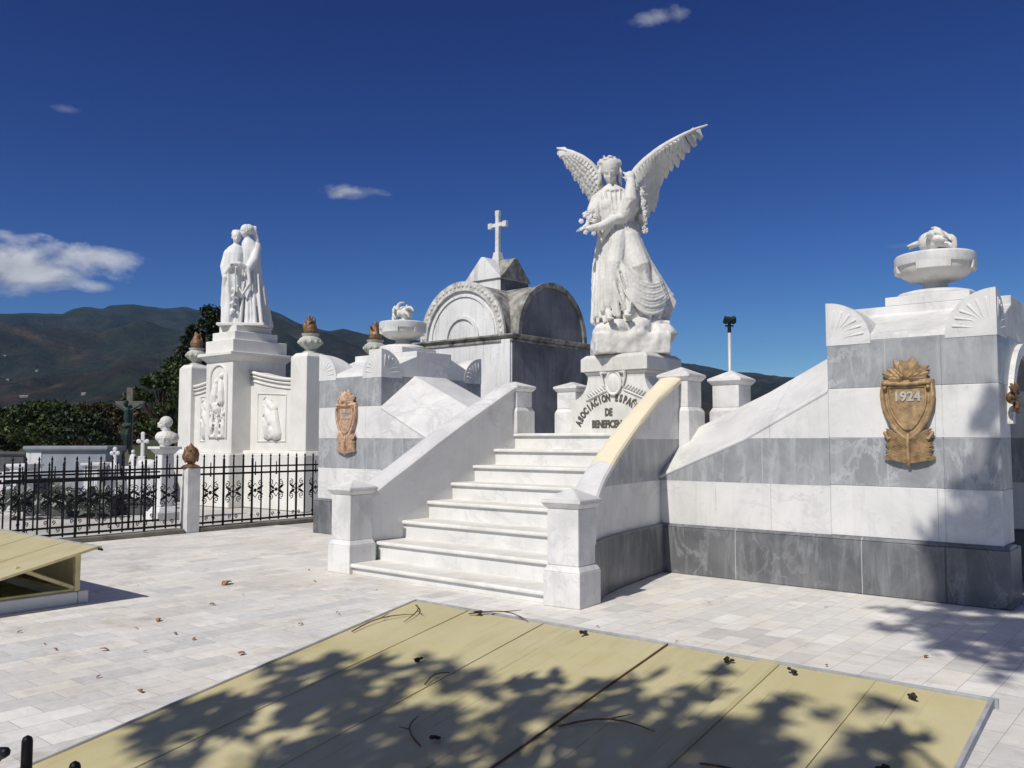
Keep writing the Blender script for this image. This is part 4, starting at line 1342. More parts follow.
    # wings
    def wing_(lead, trail, ylead, ytrail, nf, wid, layers, name='wing'):
        def curve(C, u):
            n = len(C); xs = np.linspace(0, 1, n)
            return [float(np.interp(u, xs, [c[j] for c in C])) for j in range(2)]
        b = MB()
        # arm along the leading edge
        pts = []
        for i in range(17):
            u = 0.985 * i / 16; p = curve(lead, u); pts.append(P(p[0], p[1], float(np.interp(u, [0, .5, 1], ylead))))
        b.tube(pts, [0.072 - 0.058 * (i / 16) for i in range(17)], 10)
        for li, (frac, w, off, n) in enumerate(layers):
            for i in range(n):
                u = (i + 0.2) / n * (1.0 if li == 0 else 0.90 - 0.04 * li)
                us = u * 0.84; a = curve(lead, us); c = curve(trail, u)
                pa = P(a[0], a[1], float(np.interp(us, [0, .5, 1], ylead)) - 0.005 * li)
                pc = P(c[0], c[1], float(np.interp(u, [0, .5, 1], ytrail)))
                end = pa.lerp(pc, frac * (1 + 0.045 * ((i * 5) % 3 - 1)))
                d = end - pa
                nrm = Vector((0, -1, 0)); nrm = nrm - d.normalized() * nrm.dot(d.normalized())
                sh = nrm * (off + 0.004 * (i % 2))
                b.leaf(pa + sh, end + sh * 0.8, nrm + Vector((0.30, 0, 0.12)), w, 0.022, 0.02, wpos=0.75)
        return b.build(name, STATM, t, smooth=50)
    lead_r = [(632, 182), (637, 167), (647, 156), (658, 147), (671, 138), (686, 129), (700, 122), (713, 117)]
    trail_r = [(646, 222), (655, 208), (662, 198), (664, 187), (668, 172), (683, 157), (698, 141), (715, 119)]
    wing_(lead_r, trail_r, (0.12, -0.02, 0.06), (0.22, 0.46, 0.18), 26, 0.1, [(1.0, 0.19, -0.01, 18), (0.74, 0.155, 0.026, 17), (0.50, 0.125, 0.05, 16), (0.27, 0.10, 0.07, 16)])
    lead_l = [(603, 185), (599, 168), (592, 157), (583, 150), (574, 144), (566, 140), (558, 137)]
    trail_l = [(597, 203), (590, 192), (583, 181), (576, 170), (569, 159), (563, 149), (556, 138)]
    wing_(lead_l, trail_l, (0.12, 0.10, 0.25), (0.22, 0.25, 0.30), 18, 0.1, [(1.0, 0.16, -0.01, 15), (0.72, 0.13, 0.024, 14), (0.48, 0.105, 0.046, 13), (0.26, 0.085, 0.064, 13)])
    return t


angel()


def couple():
    """two robed marble figures in an embrace; local x runs to the right seen from the plaza"""
    org = (-18.50, 11.90, 4.34)
    t = thing('couple_statue', 'white marble statue of two robed figures embracing on the tall left monument', 'statue', org, R(42))
    t.scale = (1.12, 1.12, 1.17)
    S = 0.0235
    P = lambda px_, py_, y=0.0: Vector(((px_ - 241.5) * S, y, (322 - py_) * S))
    K = lambda rows: [((322 - py) * S, (px_ - 241.5) * S, cy, rx, ry, f) for py, px_, cy, rx, ry, f in rows]
    b = MB()
    drapery(b, K([(321, 232.5, -.05, .25, .25, .8), (305, 232.5, -.05, .235, .23, 1), (285, 232, -.05, .225, .22, .9), (268, 232, -.05, .235, .21, .5), (256, 232, -.04, .24, .18, .2), (250, 233, -.03, .17, .13, .1), (247, 233, -.02, .075, .08, 0)]), 64, 7, 0.28, 0.3, 0.5, 50)
    b.tube([P(233, 250, -.02), P(233.5, 243, -.04)], [.07, .06], 12)
    head(b, P(233.5, 240.5, -.06), 0.125, None, (0.35, -0.9, -0.1))
    for k in range(9):      # small crown
        a = 2 * PI * k / 9; b.tube([P(233.5, 236.5, -.03) + Vector((.09 * math.cos(a), .09 * math.sin(a), 0)), P(233.5, 234.5, -.03) + Vector((.08 * math.cos(a), .08 * math.sin(a), 0))], [.022, .012], 6)
    b.ell(P(233.5, 237.5, -.02), (.12, .13, .09))
    b.tube([P(225.5, 255, -.04), P(223.5, 268, -.10), P(226, 279, -.16)], [.085, .095, .08], 12)   # sleeve
    b.tube([P(226, 278, -.18), P(224, 287, -.14)], [.075, .03], 10)
    b.tube([P(226, 275, -.18), P(232, 269, -.30), P(237, 268, -.34)], [.06, .05, .035], 10)
    hand(b, P(236, 268, -.34), (1, -.1, -.1), (0, 0, -1), 0.15, 0.5, 1)
    b.tube([P(237, 270, -.36), P(236.5, 290, -.34), P(233, 312, -.30)], 0.016, 8)                 # hanging cord
    for py in (290, 296, 302, 309): b.ell(P(234.5, py, -.31), (.045, .04, .05))
    b.remesh('shorter_figure', WSTAT, t, 0.012, 1)
    b = MB()
    drapery(b, K([(321, 250, .10, .35, .30, 1.1), (305, 248.5, .08, .31, .27, 1.1), (285, 246.5, .06, .265, .23, 1.0), (268, 245, .05, .245, .20, .6), (252, 244.5, .04, .235, .17, .3), (245, 244, .03, .17, .13, .1), (241, 243.5, .02, .07, .08, 0)]), 64, 8, 0.32, 0.9, -0.4, 50)
    b.tube([P(244, 245, .02), P(242, 238, .0)], [.075, .065], 12)
    head(b, P(241.5, 234.5, -.02), 0.128, None, (-0.85, -0.5, -0.15))
    b.tube([P(252, 248, .04), P(251, 262, -.10), P(246, 272, -.22)], [.09, .10, .08], 12)
    b.tube([P(246, 271, -.22), P(240, 267, -.34), P(236, 267, -.37)], [.065, .05, .035], 10)
    hand(b, P(237, 267, -.37), (-1, 0, -.1), (0, 0, -1), 0.15, 0.5, -1)
    b.tube([P(247, 270, -.24), P(249, 284, -.26), P(243, 294, -.28), P(238, 286, -.25)], [.05, .04, .035, .02], 10)
    for x0, x1 in ((243, 240), (247, 247), (251, 254), (255, 260)): b.tube([P(x0, 275, -.12), P((x0 + x1) / 2, 300, -.17), P(x1, 320, -.20)], [.02, .035, .045], 8)
    b.remesh('taller_figure', WSTAT, t, 0.012, 1)
    b = MB(); b.ell(P(243.5, 233, .04), (.135, .14, .12))
    rr = random.Random(4)
    for k in range(16): b.tube([P(247 + rr.uniform(-1, 3), 232 + rr.uniform(-2, 3), .05), P(250 + rr.uniform(-1, 2), 240 + rr.uniform(-2, 3), .10), P(251 + rr.uniform(-1, 2), 248 + rr.uniform(-2, 2), .12)], [.03, .035, .02], 6)
    b.remesh('hair', WSTAT, t, 0.012, 1)
    b = MB(); b.box(-.50, .52, -.36, .42, -0.0, .06); b.build('footing', LMON, t, bevel=0.01)
    return t


couple()


def left_monument():
    org = (-18.4, 12.0, 0)
    t = thing('family_monument', 'broad white marble grave monument with relief panels behind the iron fence', 'monument', org)
    xl, xr, y = -21.1, -15.66, 11.67
    bx0, bx1, by = -19.12, -17.97, 11.28
    b = MB(org); b.box(xl - 0.15, xr + 0.15, y - 0.12, 12.9, 0, 1.26); b.box(bx0 - 0.15, bx1 + 0.15, by - 0.15, y - 0.118, 0, 1.26); b.build('plinth', LMON, t, bevel=0.02)
    b = MB(org); b.frustum(-18.38, 12.28, 2.84, 0.70, 1.26, 2.80, 0.66, 1.33); b.build('plinth_moulding', LMON, t, bevel=0.01)
    for (a0, a1) in ((xl, -20.5), (-16.25, xr)):
        b = MB(org); b.box(a0, a1, y, y + 0.62, 1.33, 3.44); b.frustum((a0 + a1) / 2, y + 0.31, 0.30, 0.31, 3.44, 0.22, 0.23, 3.54); b.build('pillar', LMON, t, bevel=0.012)
    # block
    b = MB(org); b.box(bx0, bx1, by, y + 1.1, 1.26, 3.50); bo = b.build('block', LMON, t, bevel=0.01)
    b = MB(org); xc = (bx0 + bx1) / 2; yc = (by + y + 1.1) / 2; ha, hb = (bx1 - bx0) / 2, (y + 1.1 - by) / 2
    b.frustum(xc, yc, ha, hb, 3.45, ha + 0.12, hb + 0.12, 3.58); b.box(xc - ha - 0.16, xc + ha + 0.16, yc - hb - 0.16, yc + hb + 0.16, 3.58, 3.66)
    b.build('cornice', LMON, t, bevel=0.01)
    b = MB(org); b.box(xc - ha - 0.02, xc + ha + 0.02, yc - hb - 0.02, yc + hb, 3.66, 3.97); b.build('lower_step', LMON, t, bevel=0.01)
    b = MB(org); b.box(xc - ha + 0.09, xc + ha - 0.09, yc - hb + 0.09, yc + hb - 0.2, 3.97, 4.18); b.build('middle_step', LMON, t, bevel=0.01)
    b = MB(org); b.box(xc - ha + 0.2, xc + ha - 0.2, yc - hb + 0.2, yc + hb - 0.3, 4.18, 4.34); b.build('upper_step', LMON, t, bevel=0.01)
    # niche on the block: arched rim and carved figures
    b = MB(org); zc_ = 3.05; rr_ = 0.36
    pts = [(xc - rr_, by - 0.012, 1.62)] + [(xc - rr_ * math.cos(PI * k / 16), by - 0.012, zc_ + rr_ * math.sin(PI * k / 16) * 0.9) for k in range(17)] + [(xc + rr_, by - 0.012, 1.62)]
    b.tube(pts, 0.028, 6); b.build('niche_rim', LMON, bo, smooth=True)
    b = MB(org)
    for (dx, z, r) in [(-.10, 2.95, .075), (.13, 3.10, .06), (-.22, 2.2, .055), (.02, 2.16, .05), (.24, 2.2, .055)]:
        b.ell((xc + dx, by - 0.01, z), (r, .07, r * 1.25))
    for (x0, z0, x1, z1, r0, r1) in [(-.10, 2.85, -.14, 2.45, .10, .15), (-.14, 2.5, -.02, 2.3, .10, .13), (.10, 2.98, .16, 2.5, .07, .10), (-.16, 2.78, .06, 2.62, .05, .03), (-.24, 2.1, -.30, 1.7, .05, .08), (.02, 2.08, .0, 1.7, .07, .09), (.24, 2.1, .26, 1.7, .05, .08), (-.3, 2.0, -.05, 1.95, .03, .03), (.05, 2.0, .3, 1.9, .03, .03), (-.32, 1.66, .32, 1.66, .04, .04), (-.1, 2.05, .12, 1.8, .03, .05)]:
        b.tube([(xc + x0, by - .005, z0), (xc + (x0 + x1) / 2 + .02, by - .03, (z0 + z1) / 2), (xc + x1, by - .005, z1)], [r0, (r0 + r1) / 2, r1], 10)
    rr2 = random.Random(8)
    for k in range(26):
        x_ = xc + rr2.uniform(-.27, .27); z_ = rr2.uniform(1.68, 2.9)
        b.tube([(x_, by - .05, z_), (x_ + rr2.uniform(-.07, .07), by - .075, z_ - .10), (x_ + rr2.uniform(-.10, .10), by - .05, z_ - .22)], [.012, .018, .010], 6)
    b.remesh('niche_relief', LMON, bo, 0.011, 1)
    # side panels with swept tops
    for sx in (-1, 1):
        xa, xb = (bx1, -16.25) if sx > 0 else (bx0, -20.5)
        def prof(h):
            P_ = []
            for k in range(11):
                u = k / 10; P_.append((xa + (xb - xa) * u, h + 0.16 * (1 - u) ** 1.5 * 1.6 - 0.02))
            return P_
        top = prof(2.99)
        poly = top + [(xb, 1.33), (xa, 1.33)]
        b = MB(org); b.prism(poly if sx < 0 else poly[::-1], y + 0.12, y + 0.5); po = b.build('side_panel', LMON, t)
        b = MB(org)
        for dz, yy, r in ((-0.02, y + .09, .045), (-0.11, y + .10, .03), (-0.22, y + .105, .022)):
            b.tube([(x, yy, z + dz) for x, z in top], r, 6, cap=False)
        b.build('curved_moulding', LMON, po, smooth=True)
        lo, hi = min(xa, xb) + 0.3, max(xa, xb) - 0.3
        b = MB(org)
        b.tube([(lo, y + .115, 1.55), (lo, y + .115, 2.68), (hi, y + .115, 2.62), (hi, y + .115, 1.55), (lo, y + .115, 1.55)], 0.02, 6); b.build('panel_frame', LMON, po)
        xm = (lo + hi) / 2; b = MB(org)
        q = sx * 0.05
        b.ell((xm - .16, y + .10, 2.45), (.09, .07, .11))
        for (x0, z0, x1, z1, r0, r1) in [(-.10, 2.35, .10, 2.0, .12, .17), (-.10, 2.5, .12, 2.3, .10, .12), (.12, 2.3, .28, 1.7, .10, .12), (.0, 2.1, -.08, 1.72, .14, .14), (-.14, 2.28, -.22, 2.0, .05, .04), (-.25, 1.66, .33, 1.66, .05, .06), (.1, 1.9, .2, 1.7, .12, .14)]:
            b.tube([(xm + x0, y + .11, z0), (xm + (x0 + x1) / 2, y + .08, (z0 + z1) / 2), (xm + x1, y + .11, z1)], [r0, (r0 + r1) / 2, r1], 10)
        for k in range(6):
            b.tube([(xm - .02 + .03 * k, y + .03, 2.28 - .04 * k), (xm + .02 + .045 * k, y + .02, 2.0), (xm - .06 + .065 * k, y + .04, 1.70)], [.012, .016, .014], 6)
        b.tube([(xm - .22, y + .04, 2.36), (xm - .24, y + .04, 2.52), (xm - .12, y + .03, 2.60), (xm + .06, y + .04, 2.50), (xm + .20, y + .05, 2.20)], .022, 8)
        b.tube([(xm - .12, y + .03, 2.25), (xm - .24, y + .02, 2.12), (xm - .16, y + .02, 2.02)], .03, 8)
        b.remesh('mourner_relief', LMON, po, 0.014, 1)
    # small medallion rows on plinth
    return t


left_monument()


def flame_urn(x, y, z, label, seed, rz=0.0):
    t = thing('flame_urn', label, 'urn', (x, y, z), rz, 'marble urns with bronze flames')
    b = MB()
    b.lathe([(0.17, 0), (0.17, 0.03), (0.11, 0.06), (0.13, 0.10), (0.235, 0.18), (0.26, 0.25), (0.245, 0.33), (0.17, 0.38), (0.19, 0.41), (0.20, 0.445), (0.12, 0.45)], 28)
    for k in range(12):
        a = 2 * PI * k / 12; b.ell((0.245 * math.cos(a), 0.245 * math.sin(a), 0.25), (0.045, 0.045, 0.05), seg=8, rings=5)
    b.build('urn', GREEND, t, smooth=50)
    b = MB(); rr = random.Random(seed)
    b.ell((0, 0, 0.56), (0.15, 0.15, 0.14)); b.ell((-.02, 0, 0.68), (0.10, 0.10, 0.12)); b.ell((-.05, 0, 0.80), (0.05, 0.05, 0.09))
    for k in range(14):
        a = 2 * PI * k / 14 + rr.uniform(-.2, .2); d = Vector((math.cos(a), math.sin(a), 0))
        p = d * 0.10 + Vector((0, 0, 0.5)); pts = [p]; u = d * 0.5 + Vector((0, 0, 1.0)) + Vector((-0.25, 0.05, 0))
        n_ = rr.choice((4, 5, 6))
        for j in range(n_):
            u = (u - d * 0.40 + Vector((rr.uniform(-.35, .35), rr.uniform(-.35, .35), 0.12))).normalized(); p = p + u * 0.07; pts.append(p)
        b.tube(pts, [0.055] + [0.052 - 0.04 * (j + 1) / n_ for j in range(n_)], 8)
    b.remesh('flame', RUSTY, t, 0.012, 1)
    return t


flame_urn(-20.8, 11.98, 3.54, 'marble urn with brown bronze flame on the far left pillar of the statue monument', 1)
flame_urn(-15.95, 11.98, 3.54, 'marble urn with brown bronze flame on the pillar nearest the left tower', 2, 0.4)
# a further pillar, mostly hidden by the left tower
pl = thing('stone_pillar', 'square white pillar hidden behind the left tower, carrying an urn', 'pillar', (-15.25, 13.3, 0))
b = MB((-15.25, 13.3, 0)); b.box(-15.52, -14.98, 13.03, 13.57, 0, 3.38); b.build('shaft', LMON, pl, bevel=0.01)
b = MB((-15.25, 13.3, 0)); b.frustum(-15.25, 13.3, .30, .30, 3.38, .22, .22, 3.46); b.build('cap', LMON, pl, bevel=0.01)
flame_urn(-15.25, 13.3, 3.46, 'marble urn with bronze flame just left of the left tower brazier', 3, 2.5)


def mausoleum():
    x0, x1, y0, y1 = -16.0, -12.8, 15.36, 18.56
    xc, yc = (x0 + x1) / 2, (y0 + y1) / 2; zc_ = 4.07; org = (xc, yc, 0)
    t = thing('vaulted_mausoleum', 'white mausoleum with crossed lichened vaults and a cross on its roof lantern', 'mausoleum', org)
    Z0 = 0.0
    b = MB(org); b.box(x0, x1 - 0.012, y0, y1, Z0, zc_ - 0.12); b.build('walls', MAUSM, t, bevel=0.01)
    b = MB(org); b.box(x1 - 0.012, x1 + 0.01, y0 + 0.01, y1, Z0, zc_ - 0.122); so = b.build('side_wall', SHADEP, t); so['label'] = 'blackened side wall of the mausoleum, its shade painted in dark'
    b = MB(org); b.frustum(xc, yc, 1.6, 1.6, zc_ - 0.12, 1.68, 1.68, zc_ - 0.05); b.box(x0 - 0.1, x1 + 0.1, y0 - 0.1, y1 + 0.1, zc_ - 0.05, zc_)
    b.build('cornice', LICHEN, t, bevel=0.008)
    b = MB(org); b.box(x0 - 0.04, x1 + 0.04, y0 - 0.04, y1 + 0.04, zc_ - 0.175, zc_ - 0.121); b.build('cornice_bed', LICHEN, t, bevel=0.006)
    for xa in (x0 + 0.02, x1 - 0.30):
        b = MB(org); b.box(xa, xa + 0.27, y0 - 0.045, y0 - 0.001, Z0, zc_ - 0.125); b.build('corner_pilaster', MAUSM, t, bevel=0.006)
    # arched doorway in the front
    b = MB(org); P_ = [(xc - .45, .1), (xc + .45, .1)] + [(xc + .45 * math.cos(PI * k / 16), 2.5 + .45 * math.sin(PI * k / 16)) for k in range(17)]
    b.prism(P_, y0 - 0.03, y0 + 0.01); b.build('arched_door', DARKIN, t)
    # low dark door on the blackened, shade-painted side
    b = MB(org); b.box(x1 + 0.01, x1 + 0.03, 17.35, 18.0, 0.1, 2.1); b.build('side_door', DARKIN, t)
    rv = 1.38
    def vault(axis):
        n = 40; prof = [(rv * math.cos(PI * k / n), rv * 0.985 * math.sin(PI * k / n)) for k in range(n + 1)]
        b = MB(org)
        if axis == 'y':
            b.prism([(xc + a, zc_ + z) for a, z in prof], y0 + 0.04, y1 - 0.04)
        else:
            b.prism_x([(yc + a, zc_ + z) for a, z in prof], x0 + 0.04, x1 - 0.04)
        return b
    vault('y').build('vault', LICHEN, t, smooth=35)
    vault('x').build('vault', LICHEN, t, smooth=35)
    # the round fronts: white on the sunny face with mouldings, shade painted dark on the side
    def disc(axis, pos_, r, th, m, name, sc=1.0, hole=0.0):
        n = 40; b = MB(org)
        if hole:
            rings = []
            for k in range(n + 1):
                a = PI * k / n; c, s_ = math.cos(a), math.sin(a)
                if axis == 'y': rings.append([(xc + r * c, pos_, zc_ + r * s_), (xc + r * c, pos_ - th, zc_ + r * s_), (xc + hole * c, pos_ - th, zc_ + hole * s_), (xc + hole * c, pos_, zc_ + hole * s_)])
                else: rings.append([(pos_, yc + r * c, zc_ + r * s_), (pos_ + th, yc + r * c, zc_ + r * s_), (pos_ + th, yc + hole * c, zc_ + hole * s_), (pos_, yc + hole * c, zc_ + hole * s_)])
            b.loft(rings)
        else:
            prof = [(r * math.cos(PI * k / n), r * math.sin(PI * k / n)) for k in range(n + 1)]
            if axis == 'y': b.prism([(xc + a, zc_ + 0.002 + z) for a, z in prof], pos_ - th, pos_)
            else: b.prism_x([(yc + a, zc_ + 0.002 + z) for a, z in prof], pos_, pos_ + th)
        return b.build(name, m, t, smooth=35)
    disc('y', y0 + 0.045, rv - 0.02, 0.03, MAUSM, 'lunette')
    disc('y', y0 + 0.015, rv + 0.03, 0.07, RINGM, 'arch_ring', hole=rv - 0.20)
    disc('y', y0 + 0.015, 1.08, 0.035, MAUSM, 'inner_ring', hole=1.03)
    disc('y', y0 + 0.015, 0.56, 0.05, MAUSM, 'small_ring', hole=0.48)
    b = MB(org)
    for k in range(30):
        a = PI * (k + 0.5) / 30; r = rv - 0.075
        b.ell((xc + r * math.cos(a), y0 - 0.055, zc_ + r * math.sin(a)), (0.05, 0.02, 0.05), seg=8, rings=5)
    b.build('ring_beading', RINGM, t, smooth=True)
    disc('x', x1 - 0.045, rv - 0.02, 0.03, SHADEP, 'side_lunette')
    disc('x', x1 - 0.015, rv + 0.03, 0.06, LICHEN, 'side_arch_ring', hole=rv - 0.10)
    # lantern
    xc, yc = xc - 0.13, yc - 0.10
    h = 0.57; ze, zg = 5.66, 6.26
    b = MB(org); b.box(xc - h, xc + h, yc - h, yc + h, 4.8, ze); b.build('lantern', MAUSM, t, bevel=0.01)
    b = MB(org); b.box(xc + h, xc + h + .006, yc - h + .01, yc + h - .01, 4.8, ze - .01); b.build('lantern_side', SHADEP, t)  # thin dark sheet carrying the painted shade of the lantern's side
    b = MB(org); b.prism([(xc - h - .06, ze), (xc + h + .06, ze), (xc + 0.05, zg), (xc - .05, zg)], yc - h - .05, yc + h + .05); b.build('gable', MAUSM, t, bevel=0.01)
    b = MB(org); b.prism_x([(yc - h - .055, ze + .002), (yc + h + .055, ze + .002), (yc + 0.05, zg - .01), (yc - .05, zg - .01)], xc - h - .055, xc + h + .055); b.build('gable', LICHEN, t, bevel=0.01)
    # cross
    co = MB(org); co.frustum(xc, yc, .17, .17, zg - .15, .14, .14, zg + .05); co.frustum(xc, yc, .11, .11, zg + .05, .085, .085, zg + .22)
    cr = co.build('cross_base', POSTM, t, bevel=0.008)
    b = MB(org); b.frustum(xc, yc, .06, .05, zg + .22, .055, .045, zg + 1.26)
    b.box(xc - .26, xc + .26, yc - .045, yc + .045, zg + .90, zg + 1.00)
    for dx, dz in ((-.25, .95), (.25, .95), (0, 1.26)):
        b.box(xc + dx - .065, xc + dx + .065, yc - .05, yc + .05, zg + dz - .075, zg + dz + .075)
    b.build('roof_cross', POSTM, t, bevel=0.006)
    return t


mausoleum()


# ================================================================== FENCES
def spear(b, x, y, z0, z1, r=0.008, tip=True):
    b.box(x - r, x + r, y - r, y + r, z0, z1 - 0.09)
    if tip:
        b.lathe([(0.010, z1 - 0.105), (0.019, z1 - 0.095), (0.010, z1 - 0.082), (0.010, z1 - 0.075), (0.020, z1 - 0.05), (0.001, z1)], 8, (x, y, 0))


def spiral(b, c, r, plane, turns=1.25, a0=0.0, sgn=1, th=0.008):
    """a small iron scroll in the fence plane"""
    pts = []
    for k in range(17):
        u = k / 16; a = a0 + sgn * 2 * PI * turns * u; q = r * (1 - 0.8 * u)
        pts.append(Vector(c) + Vector((0, q * math.cos(a), q * math.sin(a))) if plane == 'y' else Vector(c) + Vector((q * math.cos(a), 0, q * math.sin(a))))
    b.tube(pts, th, 5)


def fence(label, x, ya, yb, n, H=1.34, z0=0.08, ornate=True, stays=(3, 9), rz=0.0, seed=0):
    """iron fence section running along y from its own base point"""
    L = yb - ya
    t = thing('iron_fence', label, 'fence', (x, ya, 0), rz, 'black wrought iron fence sections')
    for z, r in ((z0 + 0.06, 0.014), (0.985, 0.014), (1.10, 0.012)):
        z = z * H / 1.34
        b = MB(); b.box(-r * 0.7, r * 0.7, 0, L, z - r * 1.25, z + r * 1.25); b.build('rail', IRON, t)
    for i in range(n):
        y = (i + 0.5) * L / n
        st = i in stays
        b = MB(); spear(b, 0, y, 0.0 if st else z0 + 0.02, H + (0 if not st else 0.0), 0.015 if st else 0.0105)
        b.build('bar', IRON, t)
    if ornate:
        rr = random.Random(seed); k = 0
        m = max(1, int(L / 0.42))
        for i in range(m):
            y = (i + 0.5) * L / m; zc_ = 0.66 * H / 1.34
            b = MB()
            # heart of a quatrefoil with leaves and scrolls
            b.tube([(0, y - .10, zc_), (0, y, zc_ + .13), (0, y + .10, zc_), (0, y, zc_ - .13), (0, y - .10, zc_)], 0.009, 5)
            b.ell((0, y, zc_), (0.02, 0.035, 0.035), seg=8, rings=5)
            for sy in (-1, 1):
                spiral(b, (0, y + sy * .12, zc_ + .13), .055, 'y', 1.2, PI * 0.5, sy)
                spiral(b, (0, y + sy * .12, zc_ - .13), .055, 'y', 1.2, -PI * 0.5, -sy)
                spiral(b, (0, y + sy * .06, 0.22), .035, 'y', 1.1, -PI * .5, sy)
                for a in (35, -35):
                    c, s_ = math.cos(R(a)), math.sin(R(a))
                    b.leaf((0, y + sy * .04, zc_ + .02 * s_), (0.01, y + sy * (.04 + .15 * c), zc_ + .15 * s_), (1, 0, 0.2), 0.05, 0.006, 0.012)
            b.tube([(0, y, 0.95 * H / 1.34), (0, y, 1.18 * H / 1.34)], [0.014, 0.008], 6)
            b.build('scroll_ornament', IRON, t, smooth=50)
    return t


def fence_kerb(x0, x1, y0, y1, h, label):
    cx, cy = (x0 + x1) / 2, (y0 + y1) / 2
    b = MB((cx, cy, 0)); b.box(x0, x1, y0, y1, -0.01, h)
    o = b.build('fence_kerb', KERB, None, bevel=0.01); o.location = (cx, cy, 0); tag(o, label, 'kerb')


FX = -13.78
fence('black wrought iron fence section between bronze-topped post and left tower', FX, 8.03, 10.75, 14, stays=(2, 5, 10), seed=1)
fence('black wrought iron fence section left of the bronze-topped stone post', FX, 4.95, 7.72, 15, stays=(1, 5, 11), seed=2)
fence('black wrought iron fence section at the far left behind the small yellow cover', FX, 2.2, 4.9, 15, stays=(0, 7, 13), seed=3)
fence_kerb(-13.95, -13.66, 8.02, 11.2, 0.075, 'low stone kerb under the fence right of the bronze-topped post')
fence_kerb(-13.95, -13.66, 1.0, 7.73, 0.075, 'low stone kerb under the fence left of the bronze-topped post')
# inner fence round the graves, parallel to the first
fence('black iron railing round the graves, just behind the front fence', -15.05, 5.05, 8.0, 13, H=1.22, stays=(2, 6, 10), seed=5)

# the stone post with a bronze bud
t = thing('fence_post', 'white square stone fence post topped by a brown bronze bud', 'post', (FX, 7.875, 0))
b = MB(); b.box(-.12, .12, -.12, .12, 0, 1.10); b.build('stone_shaft', POSTM, t, bevel=0.008)
b = MB(); b.lathe([(.15, 1.10), (.155, 1.125), (.12, 1.15), (.06, 1.17), (.055, 1.19), (.12, 1.23), (.135, 1.29), (.115, 1.38), (.06, 1.46), (.005, 1.53)], 20)
for k in range(24):
    a = k * 2.4; z = 1.22 + (k / 24) * 0.22; r = float(np.interp(z, [1.2, 1.29, 1.38, 1.46], [.10, .135, .115, .06]))
    b.leaf((r * math.cos(a) * 0.9, r * math.sin(a) * 0.9, z - .05), (r * math.cos(a) * 0.95, r * math.sin(a) * 0.95, z + .06), (math.cos(a), math.sin(a), 0.2), 0.07, 0.012, 0.012)
b.build('bronze_bud', RUSTY, t, smooth=50)

# near railing at the photographer's left
t = thing('near_railing', 'tips of a black iron railing close to the camera, lower left corner', 'railing', (-1.2, 0.49, 0))
ON = (-1.2, 0.49, 0)
b = MB(ON); b.box(-4.0, -0.2, 0.478, 0.502, 0.93, 0.955); b.build('top_rail', IRON, t)
for k, (x, h) in enumerate([(-1.255, 1.20), (-1.111, 1.20)] + [(-1.40 - 0.145 * j, 1.15) for j in range(12)] + [(-0.967 + 0.145 * j, 1.12) for j in range(5)]):
    b = MB(ON); b.tube([(x, 0.49, 0), (x, 0.49, 0.9), (x, 0.49, h - 0.004)], [0.0085, 0.0085, 0.007], 10); b.build('rod', IRON, t, smooth=True)
b = MB(ON)
b.tube([(-1.33, 0.47, 1.02), (-1.32, 0.46, 1.10), (-1.29, 0.455, 1.165), (-1.25, 0.453, 1.19), (-1.228, 0.453, 1.197)], [0.008, 0.008, 0.009, 0.009, 0.007], 8); b.build('curled_tip', IRON, t, smooth=True)


